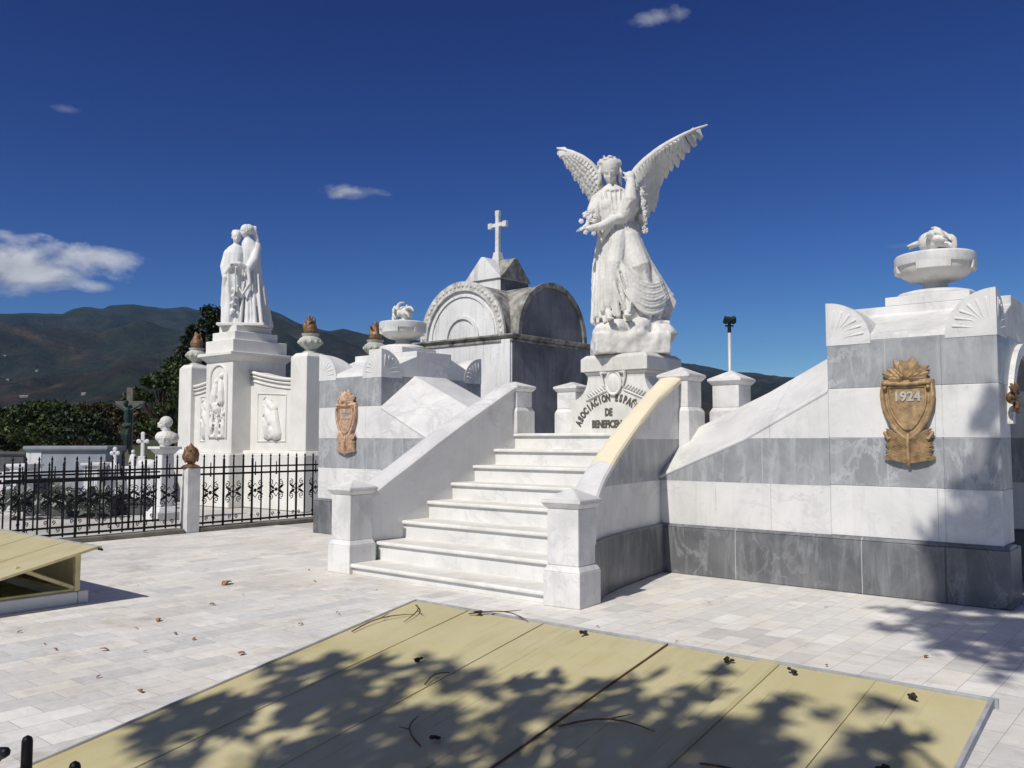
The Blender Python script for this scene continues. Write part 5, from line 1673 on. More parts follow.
# ================================================================== YELLOW CRYPT COVERS
def cover(label, x0, x1, yf, zf, slope, length, seams, flash, edge=0.03):
    """a low lean-to of painted sheet metal over a crypt: high edge at yf, falling towards the viewer"""
    org = ((x0 + x1) / 2, yf - length / 2, 0)
    t = thing('crypt_cover', label, 'crypt cover', org)
    zz = lambda y: zf - slope * (yf - y)
    yn = yf - length
    # roof sheet, gently uneven
    b = MB(org); nx, ny = 44, 30; v = []; f = []
    for i in range(nx + 1):
        for j in range(ny + 1):
            x = x0 + (x1 - x0) * i / nx; y = yn + length * j / ny
            z = zz(y) + 0.006 * noise.noise(Vector((x * 1.7, y * 1.1, 2.0)))
            v.append((x, y, z))
    n = len(v); v += [(p[0], p[1], p[2] - 0.012) for p in v]
    g = lambda i, j: i * (ny + 1) + j
    for i in range(nx):
        for j in range(ny):
            f.append((g(i, j), g(i + 1, j), g(i + 1, j + 1), g(i, j + 1))); f.append((n + g(i, j), n + g(i, j + 1), n + g(i + 1, j + 1), n + g(i + 1, j)))
        f.append((g(i, 0), n + g(i, 0), n + g(i + 1, 0), g(i + 1, 0))); f.append((g(i, ny), g(i + 1, ny), n + g(i + 1, ny), n + g(i, ny)))
    for j in range(ny):
        f.append((g(0, j), g(0, j + 1), n + g(0, j + 1), n + g(0, j))); f.append((g(nx, j), n + g(nx, j), n + g(nx, j + 1), g(nx, j + 1)))
    b.add(v, f); rf = b.build('roof', YELLOW, t, smooth=30)
    for s_ in seams:
        b = MB(org); b.prism_x([(yn, zz(yn) + 0.003), (yf, zf + 0.003), (yf, zf + 0.006), (yn, zz(yn) + 0.006)], s_ - 0.003, s_ + 0.003); b.build('seam', YELLOW, rf)
    for s_ in flash:
        b = MB(org); v = []
        for y, z in ((yn, zz(yn)), (yf, zf)):
            v += [(s_ - 0.05, y, z + 0.004), (s_ - 0.038, y, z + 0.014), (s_ + 0.038, y, z + 0.014), (s_ + 0.05, y, z + 0.004)]
        b.add(v, [(0, 1, 5, 4), (1, 2, 6, 5), (2, 3, 7, 6), (0, 3, 2, 1), (4, 5, 6, 7), (0, 4, 7, 3)]); b.build('ridge_strip', YELLOW, rf)
    # metal edge
    for nm, (a, c) in (('side_edge', (x0, x0 - 0.012)), ('side_edge', (x1, x1 + edge * .8))):
        b = MB(org); lo, hi = min(a, c), max(a, c)
        b.prism_x([(yn, zz(yn) - edge), (yf + .01, zf - edge), (yf + .01, zf + 0.012), (yn, zz(yn) + 0.012)], lo, hi); b.build(nm, STEEL if edge > .02 else YELDARK, t)
    b = MB(org); b.box(x0 - .012, x1 + .03, yf + .0105, yf + .022, zf - .03, zf + .010); b.build('top_edge', STEEL, t)
    return t, org, zz, yn


t, org, zz, yn = cover('large yellow sheet metal crypt cover in the foreground, dappled with tree shadow', -4.09, -0.78, 3.93, 0.55, 0.165, 3.6, [-3.62, -3.04, -1.22], [-1.70], 0.021)
b = MB(org); b.box(-3.95, -3.90, yn + .1, 3.72, 0, .08)
for xx in (-3.93, -0.92):
    for y in (3.72, 2.6, 1.5):
        b = MB(org); b.box(xx - .03, xx + .03, y - .03, y + .03, 0, zz(y) - .03); b.build('post', YELDARK, t, bevel=.004)
b = MB(org); b.box(-3.95, -0.90, yn + .1, 3.75, 0, .10); b.build('stone_curb', LMON, t, bevel=.01)
b = MB(org); b.prism_x([(yn + .2, .10), (3.70, .10), (3.70, zz(3.70) - .02), (yn + .2, zz(yn + .2) - .02)], -0.93, -0.925); b.build('side_sheet', YELDARK, t)
b = MB(org); b.box(-3.9, -0.95, 3.70, 3.705, .10, zz(3.7) - .02); b.build('back_sheet', YELDARK, t)
b = MB(org)
for s_ in (-2.24,):
    b.prism_x([(yn, zz(yn) + 0.004), (3.93, 0.554), (3.93, 0.560), (yn, zz(yn) + 0.010)], s_ - 0.0035, s_ + 0.0035)
b.build('lap_joint', TWIG, t)

t, org, zz, yn = cover('small yellow sheet metal crypt cover with open frame side at the left edge', -12.1, -8.50, 3.905, 0.55, 0.235, 1.65, [-9.2, -10.0, -10.9], [], 0.013)
for y in (3.80, 2.45):
    b = MB(org); b.box(-8.73, -8.68, y - .025, y + .025, .12, zz(y) - .03); b.build('post', YELDARK, t, bevel=.003)
b = MB(org)
b.tube([(-8.70, 3.76, .16), (-8.70, 3.25, .40)], .02, 6); b.build('brace', YELDARK, t)
b = MB(org)
b.box(-8.74, -8.70, 2.3, 3.78, .12, .145); b.box(-12.0, -8.72, 3.70, 3.74, .12, .15); b.build('bottom_rail', YELDARK, t)
b = MB(org); b.box(-12.0, -8.66, 3.80, 3.90, 0, .12); b.box(-8.78, -8.66, 2.3, 3.797, 0, .118); b.build('stone_curb', LMON, t, bevel=.008)
b = MB(org); b.box(-12.0, -8.74, 3.84, 3.845, .122, zz(3.84) - .015); b.build('back_sheet', YELLOW, t)
b = MB(org); b.box(-11.9, -8.8, 2.3, 3.79, 0.0, .02); b.build('crypt_slab', YELDARK, t)
b = MB(org)
for x, z in ((-8.47, .535),): b.tube([(x, 3.90, z), (x - .0, 3.93, z - .01)], .012, 8)
b.build('gutter_end', PODM, t)


# ================================================================== BEYOND THE FENCE
def at(px_, py_, D):
    """point seen at a pixel of the camera view, D metres along the view axis (kept only for laying out the background)"""
    F = 858.0; p = math.atan(55 / F); yaw = R(129.8)
    fw = Vector((math.cos(yaw) * math.cos(p), math.sin(yaw) * math.cos(p), math.sin(p))); rt = Vector((math.sin(yaw), -math.cos(yaw), 0)); up = rt.cross(fw)
    return Vector((0, 0, 1.6)) + (fw + rt * (px_ - 512) / F - up * (py_ - 384) / F) * D


def bust():
    p = at(165, 446, 17.2); org = (p.x, p.y, 0)
    t = thing('bust_column', 'slender white marble column carrying a bust, left of the bronze bud post', 'column', org)
    b = MB(); b.box(-.26, .26, -.26, .26, 0, .16); b.frustum(0, 0, .22, .22, .16, .16, .16, .26); b.build('foot', WSTAT, t, bevel=.01)
    b = MB(); b.frustum(0, 0, .15, .15, .26, .13, .13, 1.30); b.build('shaft', WSTAT, t, bevel=.01)
    b = MB(); b.frustum(0, 0, .14, .14, 1.30, .21, .21, 1.40); b.box(-.24, .24, -.24, .24, 1.40, 1.45); b.build('capital', WSTAT, t, bevel=.006)
    u = thing('portrait_bust', 'white marble bust of a bald man in profile, facing left', 'bust', (p.x, p.y, 1.45), R(39.8))
    b = MB()
    b.lathe([(.10, 0), (.10, .03), (.05, .06), (.06, .10)], 16)
    b.ell((.02, 0, .19), (.22, .17, .13)); b.ell((.15, .02, .17), (.11, .15, .11)); b.ell((-.09, 0, .19), (.10, .13, .11)); b.tube([(-.06, -.10, .26), (-.02, -.15, .16), (.02, -.12, .06)], .02, 8); b.tube([(.08, -.12, .26), (.04, -.16, .16), (.02, -.12, .06)], .02, 8)
    b.ell((.02, -.02, .12), (.15, .13, .12))
    b.tube([(.03, 0, .25), (.01, 0, .36)], [.085, .075], 12)
    head(b, (-.005, 0, .47), .128, None, (-1, -0.25, 0.02)); b.tube([(-.10, 0, .50), (-.145, -.01, .455), (-.135, -.01, .44)], [.016, .022, .018], 8); b.tube([(-.08, 0, .42), (-.12, -.02, .40)], [.05, .03], 8)
    b.remesh('head_and_shoulders', STATM, u, .008, 1)


bust()


def crucifix():
    p = at(130, 410, 25.0); org = (p.x, p.y, 0); top = at(130, 387.5, 25.0).z
    t = thing('crucifix', 'tall grey cross bearing a green bronze figure, in front of dark trees', 'crucifix', org, R(39.8))
    b = MB(); b.box(-.09, .09, -.05, .05, 0, top); b.build('upright', WOODG, t, bevel=.006)
    b = MB(); b.box(-.40, .40, -.06, -.051, top - .62, top - .40); b.box(-.40, .40, .051, .06, top - .62, top - .40); b.box(-.40, .40, -.058, .058, top - .60, top - .42); b.build('crossbeam', WOODG, t, bevel=.006)
    b = MB(); z = top - .52
    b.tube([(-.36, -.12, z + .02), (-.18, -.14, z - .10), (-.06, -.15, z - .16)], [.028, .035, .05], 8)
    b.tube([(.36, -.12, z + .02), (.18, -.14, z - .10), (.06, -.15, z - .16)], [.028, .035, .05], 8)
    b.tube([(0, -.15, z - .15), (.0, -.16, z - .35), (.02, -.15, z - .55)], [.10, .085, .09], 12)
    b.tube([(-.03, -.15, z - .55), (-.06, -.22, z - .85), (-.02, -.14, z - 1.25)], [.075, .06, .04], 10)
    b.tube([(.06, -.15, z - .55), (.04, -.24, z - .85), (.01, -.14, z - 1.25)], [.075, .06, .04], 10)
    b.tube([(-.01, -.15, z - 1.22), (0, -.22, z - 1.33)], [.045, .03], 8)
    b.tube([(0, -.16, z - .12), (-.02, -.18, z + .0)], [.045, .04], 8)
    head(b, (-.04, -.20, z + .05), .085, None, (-.4, -.8, -.4))
    hand(b, (-.36, -.12, z + .02), (-1, 0, .1), (0, -1, 0), .13, .4); hand(b, (.36, -.12, z + .02), (1, 0, .1), (0, -1, 0), .13, .4)
    b.tube([(-.09, -.20, z - .58), (0, -.25, z - .62), (.11, -.20, z - .58)], .06, 8); b.tube([(-.10, -.2, z - .58), (-.14, -.2, z - .85)], [.04, .03], 8)
    b.remesh('crucified_figure', VERDI, t, .012, 1)
    b = MB(); b.box(-.5, .5, -.5, .5, 0, .35); b.frustum(0, 0, .38, .38, .35, .25, .25, .8); b.build('stone_base', TOMBD, t, bevel=.02)


crucifix()


def box_tomb(px0, px1, ytop, D, dep, m, label, capm=None, name='box_tomb', group=None, rz=0.0):
    p = at(px0, ytop, D); q = at(px1, ytop, D); L = (q - p).length; z = p.z
    c = (p + q) / 2
    t = thing(name, label, 'tomb', (c.x, c.y, 0), R(39.8) + rz, group)
    b = MB(); b.box(-L / 2, L / 2, 0, dep, 0.12, z - .12); b.build('body', m, t, bevel=.01)
    b = MB(); b.box(-L / 2 - .06, L / 2 + .06, -.06, dep + .06, 0, .12); b.build('plinth', m, t, bevel=.01)
    b = MB(); b.frustum(0, dep / 2, L / 2, dep / 2, z - .12, L / 2 + .06, dep / 2 + .06, z - .06); b.box(-L / 2 - .06, L / 2 + .06, -.06, dep + .06, z - .06, z); b.build('lid', capm or m, t, bevel=.008)
    b = MB(); b.box(-L / 2 + .1, L / 2 - .1, -.02, .0, .3, z - .25); b.build('front_panel', m, t, bevel=.006)
    return t, z, L


BLUEG = stone_mat('shade_blue_plaster', (0.30, 0.33, 0.37), (0.22, 0.24, 0.27), .3, 1.5, .8, (.15, .15, .15), .3)
# long tomb, turned like the monument: front's shade coloured in blue-grey, sunlit end coloured white
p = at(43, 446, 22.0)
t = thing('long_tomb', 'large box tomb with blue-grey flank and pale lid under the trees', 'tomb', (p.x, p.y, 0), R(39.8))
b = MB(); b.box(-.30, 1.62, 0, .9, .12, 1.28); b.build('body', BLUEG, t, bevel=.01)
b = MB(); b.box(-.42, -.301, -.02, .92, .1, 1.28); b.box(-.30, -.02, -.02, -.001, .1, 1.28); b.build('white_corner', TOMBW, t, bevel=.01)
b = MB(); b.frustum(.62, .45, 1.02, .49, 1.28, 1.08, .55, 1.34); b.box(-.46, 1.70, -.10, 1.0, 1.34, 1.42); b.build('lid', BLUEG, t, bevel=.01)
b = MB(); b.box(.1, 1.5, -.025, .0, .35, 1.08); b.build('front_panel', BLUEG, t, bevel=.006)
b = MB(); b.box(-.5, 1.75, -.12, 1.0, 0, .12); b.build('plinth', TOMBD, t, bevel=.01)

box_tomb(-30, 24, 452, 24.0, 1.2, TOMBD, 'dark grey box tomb at the far left under the trees')
box_tomb(84, 98, 463, 20.5, .8, TOMBW, 'short white upright tomb right of the long box tomb')
box_tomb(10, 26, 464, 19.5, .6, TOMBW, 'small pale tomb at the left behind the fence bars')
box_tomb(98, 158, 467, 21.5, 1.0, TOMBD, 'dark polished box tomb between crucifix and bust column')
box_tomb(28, 112, 496, 17.9, .7, TOMBD, 'long low dark grave slab directly behind the inner railing')
box_tomb(0, 22, 472, 19.0, .5, TOMBW, 'low pale grave at the left edge behind the fence')
box_tomb(112, 150, 500, 18.2, .6, TOMBD, 'low dark grave slab left of the bust column')


def small_cross(px_, ytop, ybase, D, hw, label, rz=0.0):
    p = at(px_, ytop, D); z1 = p.z; z0 = at(px_, ybase, D).z
    t = thing('grave_cross', label, 'cross', (p.x, p.y, 0), R(39.8) + rz, 'small crosses among the graves')
    b = MB(); b.box(-.16, .16, -.12, .12, 0, z0 * .6); b.frustum(0, 0, .13, .10, z0 * .6, .08, .07, z0); b.build('base', TOMBW, t, bevel=.01)
    b = MB(); h = z1 - z0
    b.box(-.035, .035, -.03, .03, z0, z1); b.box(-hw, hw, -.03, .031, z0 + h * .60, z0 + h * .60 + .07)
    for dx, z in ((-hw, z0 + h * .6 + .035), (hw, z0 + h * .6 + .035), (0, z1)): b.ell((dx, 0, z), (.055, .035, .055), seg=10, rings=6)
    b.build('cross', TOMBW, t, bevel=.004)


small_cross(143, 434, 456, 20.5, .10, 'small white cross left of the bust')
small_cross(115, 449, 463, 21.0, .07, 'tiny white cross on a grave under the crucifix')
# white draped stone near the bust
p = at(149, 461, 19.5)
t = thing('draped_gravestone', 'low rounded white draped gravestone beside the bust column', 'gravestone', (p.x, p.y, 0), R(39.8))
b = MB(); b.box(-.2, .2, -.15, .15, 0, p.z - .2); b.build('block', TOMBW, t, bevel=.02)
b = MB(); b.ell((0, 0, p.z - .12), (.24, .2, .16)); b.ell((-.12, -.03, p.z - .06), (.12, .12, .10)); b.tube([(.1, -.1, p.z - .1), (.2, -.14, p.z - .35)], [.07, .05], 8); b.remesh('stone_drape', WSTAT, t, .02, 1)
# small kneeling angel figure far back
p = at(118, 464, 21.2)
t = thing('small_grave_figure', 'small white robed figure on a grave under the crucifix', 'statue', (p.x + .25, p.y + .25, 0), R(39.8))
b = MB(); b.box(-.15, .15, -.12, .12, 0, p.z - .05); b.build('block', TOMBW, t, bevel=.01)
b = MB(); drapery(b, [(p.z - .05, 0, 0, .11, .10, 1), (p.z + .12, 0, 0, .09, .08, 1), (p.z + .22, 0, 0, .07, .05, .2), (p.z + .25, 0, 0, .03, .03, 0)], 40, 6, .3); head(b, (0, -.01, p.z + .30), .05); b.remesh('figure', WSTAT, t, .012, 1)
# foliage and flower plants around the graves
LEAFG = leaf_mat('silvery_grave_plants', (0.14, 0.16, 0.13), (0.28, 0.30, 0.26), (0.45, 0.47, 0.43))


def crown_mesh(name, clumps, leaf, m, parent, per, seed=0, long=1.6):
    """many small rhombic leaves scattered through clumps (centre, radii)"""
    r = np.random.default_rng(seed); P_ = []
    for c, rad in clumps:
        c = np.array(c, float); rad = np.array(rad if hasattr(rad, '__len__') else (rad,) * 3, float)
        n = max(8, int(per * (rad.prod() ** (2 / 3)) / 1.0))
        d = r.normal(size=(n, 3)); d /= np.linalg.norm(d, axis=1)[:, None]
        rr_ = r.uniform(0.25, 1.0, n) ** 0.5
        P_.append(c + d * rr_[:, None] * rad * (1 + 0.18 * r.normal(size=(n, 1))))
    P_ = np.concatenate(P_); n = len(P_)
    a = r.normal(size=(n, 3)); a /= np.linalg.norm(a, axis=1)[:, None]
    b_ = r.normal(size=(n, 3)); b_ -= a * (a * b_).sum(1)[:, None]; b_ /= np.linalg.norm(b_, axis=1)[:, None]
    s = leaf * r.uniform(0.6, 1.3, n)[:, None]
    V = np.stack([P_ - a * s * long * .5, P_ + b_ * s * .5, P_ + a * s * long * .5, P_ - b_ * s * .5], 1).reshape(-1, 3)
    if parent is not None: V = V - np.array(parent.location)
    me = bpy.data.meshes.new(name)
    me.vertices.add(n * 4); me.loops.add(n * 4); me.polygons.add(n)
    me.vertices.foreach_set('co', V.ravel()); me.loops.foreach_set('vertex_index', np.arange(n * 4, dtype=np.int32))
    me.polygons.foreach_set('loop_start', np.arange(0, n * 4, 4, dtype=np.int32))
    me.update(calc_edges=True); me.validate()
    me.materials.append(m)
    o = bpy.data.objects.new(name, me); link(o, parent)
    return o


for k, (px_, py_, D, h, lab) in enumerate([(20, 505, 17.0, .55, 'silvery broad-leaved plant at the left end of the graves'), (62, 508, 17.4, .5, 'silvery broad-leaved plant behind the middle of the left fence'),
                                            (92, 505, 17.4, .5, 'silvery leafy plant left of the dark grave slab'), (50, 470, 20.0, .5, 'low dark potted shrub before the long box tomb')]):
    p = at(px_, py_, D)
    t = thing('grave_plant', lab, 'plant', (p.x, p.y, 0), 0, 'plants among the graves')
    b = MB(); b.tube([(0, 0, 0), (0, 0, h * .6)], .02, 6); b.build('stem', BARK, t)
    crown_mesh('foliage', [((p.x + random.uniform(-.2, .2), p.y + random.uniform(-.2, .2), h * .6 + random.uniform(0, .2)), .25) for _ in range(5)], .12, LEAFG, t, 500, k)


# trees beyond the graves
def tree(px_, ybase_top, D, width, label, m, seed, cone=False, leaf=.13, per=1150):
    p = at(px_, ybase_top, D); H = p.z; r = random.Random(seed)
    org = Vector((p.x, p.y, 0))
    t = thing('tall_conifer' if cone else 'broadleaf_tree', label, 'tree', org, 0, 'trees beyond the graves')
    b = MB(); b.tube([(0, 0, 0), (.15, .1, H * .35), (0, .1, H * .7), (0, 0, H * .93)], [H * .035, H * .026, H * .014, .03], 8)
    cl = []
    N = int(26 + H * 3)
    for k in range(N):
        if cone:
            u = r.uniform(.12, 1); a = r.uniform(0, 2 * PI); q = (1 - u) ** .75 * width * r.uniform(.35, 1.0) + .1
            c = Vector((q * math.cos(a), q * math.sin(a), H * u)); rad = (.35 + (1 - u) * .5, .35 + (1 - u) * .5, .35)
        else:
            a = r.uniform(0, 2 * PI); u = r.uniform(0, 1)
            ph = r.uniform(-.35, 1.0); q = width * math.cos(ph * PI / 2 * .95) * r.uniform(.45, 1.0)
            c = Vector((q * math.cos(a), q * math.sin(a), H * (.60 + .36 * math.sin(ph * PI / 2)))); s_ = r.uniform(.55, 1.05) * width * .26; rad = (s_, s_, s_ * .75)
        cl.append((tuple(c + org), rad))
        if k % 3 == 0:
            z0 = c.z * .55; b.tube([(.05, .05, z0), (c.x * .5, c.y * .5, (z0 + c.z) / 2 + .1), c], [.08, .05, .02], 5)
    b.build('trunk', BARK, t, smooth=True)
    crown_mesh('crown', cl, leaf, m, t, per, seed)


tree(48, 404, 46, 2.4, 'round dark green tree behind the long box tomb', LEAF1, 1)
tree(14, 411, 50, 2.2, 'dark green tree at the left edge of the photo', LEAF1, 2)
tree(-22, 410, 48, 3.0, 'dark green tree cut by the left edge of the photo', LEAF3, 12)
tree(98, 406, 52, 2.1, 'brownish green tree behind the crucifix, left side', LEAF2, 3)
tree(122, 405, 47, 1.7, 'dull brown green tree just behind the crucifix', LEAF2, 4)
tree(80, 418, 44, 2.2, 'low dark bush-like tree between two taller trees', LEAF3, 5)
tree(163, 374, 44, 1.8, 'bright-edged dark green tree behind the bust', LEAF1, 6)
tree(178, 362, 50, 2.0, 'dark tree directly behind the left pillar of the statue monument', LEAF1, 7)
tree(183, 352, 62, 1.6, 'thin dark tree crown standing above its neighbours left of the urn', LEAF3, 8)
tree(207, 309, 60, 2.6, 'tall black-green conifer rising behind the couple statue', LEAF3, 9, True, .15)
tree(192, 330, 58, 2.2, 'narrow black-green conifer beside the tallest one', LEAF3, 10, True, .15)
tree(216, 311, 64, 2.0, 'dark conifer tip peeping left of the couple statue', LEAF3, 11, True, .15)

# floodlight mast far behind the right wing
p = at(730, 370, 46); top = at(730, 331, 46).z
t = thing('floodlight_mast', 'grey pole with dark floodlights seen above the right wing wall', 'lamp post', (p.x, p.y, 0), R(39.8))
b = MB(); b.tube([(0, 0, 0), (0, 0, top)], [.14, .085], 12, cap=False); b.build('pole', GREYPOLE, t, smooth=True)
b = MB(); b.tube([(0, 0, top - .05), (0, 0, top + .35)], .10, 8); b.box(-.22, .22, -.05, .05, top + .25, top + .33); b.build('bracket', IRON, t)
for dx, a in ((-.2, .5), (.2, -.5), (0.0, 0.1)):
    M = Matrix.Translation((dx, -.05, top + .55)) @ Matrix.Rotation(a, 4, 'Y') @ Matrix.Rotation(.5, 4, 'X')
    b = MB(); b.frustum(0, 0, .10, .10, -.14, .19, .15, .2, M); b.build('floodlight', VERDI, t, bevel=.01)

# houses on the hillside
dg = bpy.context.evaluated_depsgraph_get()
for k, (px_, py_, s_, lab) in enumerate([(24, 397, 22, 'long white building low on the left hillside'), (5, 356, 13, 'small pale house high on the left slope'), (37, 371, 10, 'small white house in the middle of the left slope'),
                                      (8, 380, 11, 'pale house on the slope by the left edge'), (84, 394, 12, 'low pale house just above the brownish tree'),
                                      ]):
    d = (at(px_, py_, 1.0) - Vector((0, 0, 1.6))).normalized()
    hit, loc, nrm, _i, ob, _m = scene.ray_cast(dg, Vector((0, 0, 1.6)) + d * 650, d, distance=9000)
    if not hit or ob.name != 'mountains': 
        tt = 1500 / 1; loc = Vector((0, 0, 1.6)) + d * 2200
    t = thing('hillside_house', lab, 'house', (loc.x, loc.y, loc.z - 1.6), R(39.8 + random.uniform(-25, 25)), 'houses on the hillside')
    b = MB(); s_ *= .62; b.box(-s_ / 2, s_ / 2, -3, 3, -8, 3); b.build('walls', HOUSEW, t)
    b = MB(); b.prism_x([(-3.5, 3), (3.5, 3), (0, 4.6)], -s_ / 2 - .5, s_ / 2 + .5); b.build('roof', ROOFT, t)


# ================================================================== THE TREE THAT SHADES THE FOREGROUND
def shade_tree():
    org = Vector((2.6, -3.2, 0))
    t = thing('shade_tree', 'tall leafy tree behind the photographer whose shadow falls on the yellow cover', 'tree', org)
    L = Vector((sun_from.x / sun_from.z, sun_from.y / sun_from.z, 1.0))
    r = random.Random(17); cl = []
    # (x, y, z) of the dapples the crown throws, and how big each clump is
    T = []
    px_list = [(-3.62, 2.86, .26), (-3.35, 2.72, .24), (-3.05, 3.1, .20), (-3.2, 2.35, .30), (-2.9, 2.55, .26), (-2.62, 2.62, .22), (-2.35, 3.05, .20), (-2.55, 3.35, .12),
               (-2.15, 3.35, .16), (-2.0, 3.0, .24), (-1.95, 2.7, .24), (-2.25, 2.35, .26), (-1.75, 3.35, .14), (-1.55, 3.55, .18), (-1.45, 3.15, .20), (-1.55, 2.75, .22), (-1.85, 3.72, .10),
               (-1.2, 3.3, .18), (-1.05, 3.65, .12), (-1.25, 2.85, .22), (-0.95, 3.2, .16), (-3.6, 2.3, .26), (-3.85, 2.55, .2), (-3.9, 2.1, .25), (-3.3, 2.0, .3), (-2.8, 2.1, .26), (-2.6, 1.8, .3), (-3.7, 1.7, .25),
               (-2.2, 1.9, .25), (-1.8, 2.2, .3), (-1.4, 2.3, .25), (-2.5, 2.9, .1), (-3.5, 3.15, .09), (-1.0, 2.7, .2), (-3.0, 1.6, .3), (-2.0, 1.5, .4), (-1.2, 1.8, .35), (-3.75, 3.0, .08), (-0.8, 2.2, .3), (-.7, 1.5, .4), (-2.3, 2.7, .26), (-2.75, 2.85, .16), (-2.05, 3.2, .2), (-1.75, 2.95, .22), (-2.4, 2.1, .3), (-1.3, 3.5, .14), (-2.45, 3.15, .14)]
    for x, y, s_ in px_list: T.append((x, y, .38, s_, r.uniform(4.2, 7.0)))
    # shadow on the right tower's foot and the paving before it
    for k in range(20): T.append((-1.95 + r.uniform(-.22, .5), 9.26, r.uniform(.0, .55), r.uniform(.22, .34), r.uniform(8.6, 10.2)))
    for x, z, s_ in ((-1.75, .8, .26), (-1.95, .85, .2), (-2.05, 1.05, .16), (-1.72, 1.2, .2), (-1.8, 1.85, .14), (-1.70, 1.62, .18), (-2.15, .6, .2), (-1.9, .62, .26), (-1.68, 2.0, .10)): T.append((x, 9.26, z, s_, r.uniform(8.8, 10.2)))
    for k in range(26): T.append((-1.55 + r.uniform(-.55, 1.6), 8.2 + r.uniform(-.55, .9), 0, r.uniform(.25, .38), r.uniform(8.2, 9.8)))
    for x, y, s_ in ((-1.45, 7.35, .16), (-1.1, 7.2, .2), (-.8, 7.6, .3), (-.5, 7.0, .3)): T.append((x, y, 0, s_, r.uniform(8.2, 9.4)))
    for k in range(46): T.append((-1.15 + r.uniform(-.05, .8), r.uniform(9.6, 11.9), r.uniform(.3, 2.7), r.uniform(.25, .36), r.uniform(9.8, 11.6)))
    # the rest of the crown, overhead and to the right
    for k in range(40): T.append((r.uniform(0.2, 5.5), r.uniform(0.5, 7.5), 0, r.uniform(.35, .6), r.uniform(5.0, 9.5)))
    b = MB(org)
    b.tube([org, org + Vector((-.1, .1, 2.0)), org + Vector((-.5, .4, 4.2)), org + Vector((-.9, .9, 6.5)), org + Vector((-1.2, 1.6, 9.0))], [.34, .27, .22, .15, .05], 12)
    for i, (x, y, z, s_, H) in enumerate(T):
        c = Vector((x, y, z)) + L * (H - z)
        sp_ = .75 if y < 9.2 else .35
        for q in range(3):
            o_ = Vector((r.gauss(0, s_ * sp_), r.gauss(0, s_ * sp_), r.gauss(0, s_ * sp_))); k_ = s_ * r.uniform(.45, .95)
            cl.append((tuple(c + o_), (k_ * r.uniform(.6, 1.3), k_ * r.uniform(.6, 1.3), k_ * .7)))
        if i % 6 == 0:
            st = org + Vector((-.7, .6, min(5.5, H * .72)))
            mid = st.lerp(c, .5) + Vector((0, 0, .25)); b.tube([st, mid, c], [.05, .03, .012], 6)
    b.build('trunk', BARK, t, smooth=True)
    crown_mesh('crown', cl, .075, LEAF4, t, 1500, 3, 2.4)


shade_tree()

# ================================================================== SMALL LITTER
def on_roof(x, y): return 0.55 - 0.165 * (3.93 - y) + 0.009


rr = random.Random(31)
def twig(x, y, a, L, label, curve=.15, z=None, zf=None):
    zf = zf or on_roof
    pts = []
    for k in range(7):
        u = k / 6; xx = x + L * u * math.cos(a) - curve * L * math.sin(PI * u) * math.sin(a); yy = y + L * u * math.sin(a) + curve * L * math.sin(PI * u) * math.cos(a)
        pts.append(Vector((xx, yy, zf(xx, yy) + .004 + .012 * math.sin(PI * u))))
    o0 = pts[0].copy(); b = MB(o0); b.tube(pts, [.0045, .0045, .004, .004, .0035, .003, .002], 5)
    m_ = pts[3]; q = m_ + Vector((math.cos(a + .7), math.sin(a + .7), 0)) * L * .25; q.z = zf(q.x, q.y) + .01; b.tube([m_, q], [.0035, .0015], 5)
    o = b.build('dry_twig', TWIG, None, smooth=True); o.location = o0; tag(o, label, 'twig', 'fallen twigs')


for args in [(-2.62, 2.55, 2.4, .28, 'forked dark twig lying in the middle of the yellow cover'), (-2.20, 2.95, .35, .40, 'long curved twig near the middle seam of the yellow cover'), (-1.55, 2.95, -.35, .40, 'straight twig beside the raised strip of the yellow cover'),
             (-3.55, 3.86, .1, .42, 'curved twig at the far edge of the yellow cover'), (-3.05, 3.0, 1.5, .16, 'short twig on the left half of the yellow cover'), (-1.02, 3.05, 1.1, .18, 'thin upright twig near the right edge of the yellow cover'),
             (-4.02, 3.35, 1.2, .40, 'twig along the left edge of the yellow cover'), (-4.0, 3.85, -1.0, .3, 'wiry twig by the far left corner of the yellow cover')]:
    twig(*args)
flat = lambda x, y: 0.001
for x, y, a, L, lab in [(-1.55, 4.65, .2, .45, 'long pale twig on the paving behind the yellow cover'), (-4.9, 3.95, .3, .12, 'short twig on the paving left of the yellow cover'), (-5.6, 5.2, .1, .14, 'short brown twig on the paving between the two covers'), (-.75, 6.4, .4, .3, 'curled twig on the paving near the right tower')]:
    twig(x, y, a, L, lab, .2, None, flat)


def dead_leaf(x, y, zf, s_, label, m=DEADLEAF):
    z = zf(x, y) + .004; b = MB((x, y, z)); a = rr.uniform(0, 6.28); d = Vector((math.cos(a), math.sin(a), 0)) * s_
    b.leaf(Vector((x, y, z)) - d * .5, Vector((x, y, z + .01)) + d * .5, (0, 0, 1), s_ * .55, .003, s_ * .18)
    o = b.build('dead_leaf', m, None, smooth=True); o.location = (x, y, z); tag(o, label, 'leaf', 'fallen leaves')


def pod(x, y, zf, label):
    z = zf(x, y) + .006; b = MB((x, y, z))
    for k in range(5):
        a = rr.uniform(0, 6.28); b.ell((x + .014 * math.cos(a), y + .014 * math.sin(a), z + .005 * k * .6), (.014, .008, .007), Matrix.Rotation(a, 3, 'Z'), 8, 5)
    o = b.build('seed_pod', PODM, None, smooth=True); o.location = (x, y, z); tag(o, label, 'seed pod', 'dark seed pods on the yellow cover')


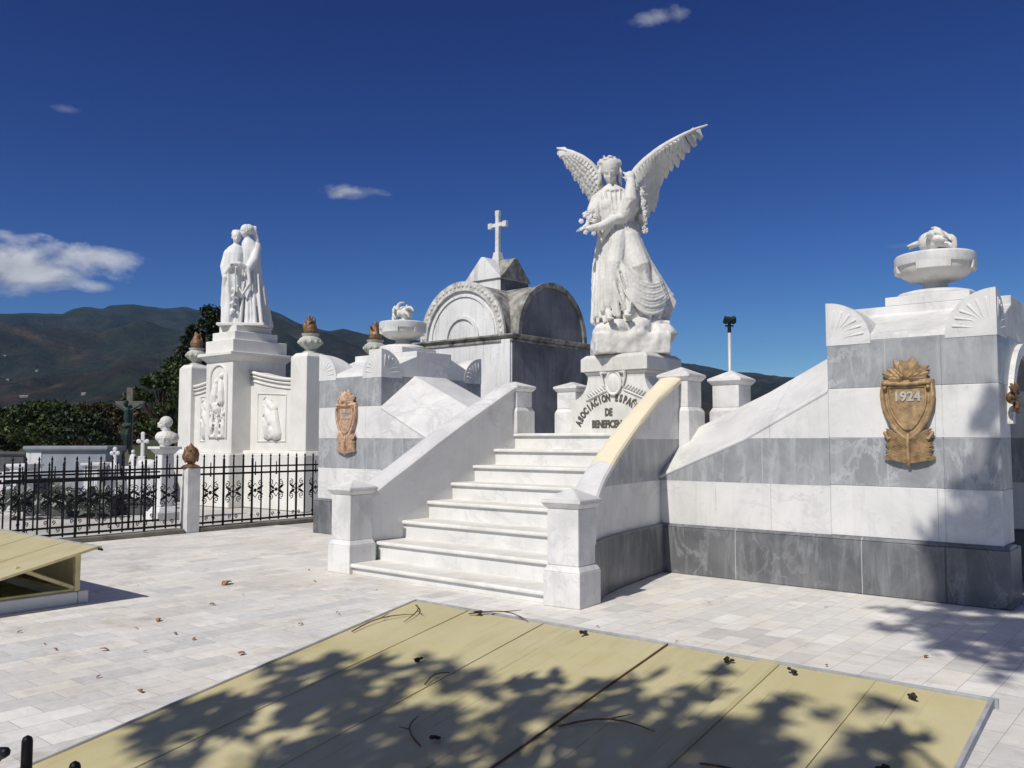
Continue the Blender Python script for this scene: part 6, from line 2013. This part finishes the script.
for (x, y, lab) in [(-3.50, 3.88, 'dark seed pod by the curved twig on the far edge of the yellow cover'), (-2.72, 3.86, 'dark seed pod on the far edge left of the middle seam'), (-1.86, 3.84, 'dark seed pod on the far edge left of the raised strip'), (-1.56, 3.84, 'dark seed pod on the far edge right of the raised strip'),
                  (-1.04, 3.80, 'dark seed pod near the far right corner of the yellow cover'), (-2.60, 2.62, 'dark seed pod touching the forked twig'), (-1.86, 2.32, 'dark seed pod low in the middle of the yellow cover'), (-3.30, 3.2, 'dark seed pod on the left half of the yellow cover'), (-0.98, 3.2, 'tiny dark seed pod near the right edge strip')]:
    pod(x, y, on_roof, lab)
dead_leaf(-8.55, 5.35, flat, .17, 'brown dead leaf on the paving beyond the small yellow cover')
dead_leaf(-1.38, 4.45, flat, .10, 'curled brown leaf on the paving behind the large yellow cover')
dead_leaf(-7.3, 3.9, flat, .08, 'small dark leaf on the paving near the small cover shadow')
dead_leaf(-6.6, 3.1, flat, .07, 'small tan leaf on the open paving at left')
dead_leaf(-5.7, 3.7, flat, .08, 'small brown leaf on the paving left of the large cover')
dead_leaf(-5.35, 2.75, flat, .06, 'tiny curled leaf on the paving near the large cover edge')
dead_leaf(-6.9, 2.35, flat, .09, 'tan curled leaf low on the paving at left')
dead_leaf(-7.6, 4.6, flat, .07, 'small brown leaf on the paving in front of the fence')
dead_leaf(-6.2, 4.6, flat, .06, 'tiny brown leaf on the paving before the stairs')

for k in range(34):
    x, y = rr.uniform(-9.5, -1.0), rr.uniform(4.2, 8.3) if k % 2 else rr.uniform(2.2, 6.0)
    if y < 4.2 and x > -4.6: x = -4.6 - rr.uniform(0, 4)
    if -8.4 < x < -4.8 and y > 6.3: y = rr.uniform(4.3, 6.2)
    dead_leaf(x, y, flat, rr.uniform(.025, .05), 'tiny brown leaf scrap scattered on the pale paving')

# render settings
scene.render.engine = 'CYCLES'
cy = scene.cycles
cy.max_bounces = 6
cy.diffuse_bounces = 2
cy.volume_bounces = 0
cy.caustics_reflective = False
cy.caustics_refractive = False
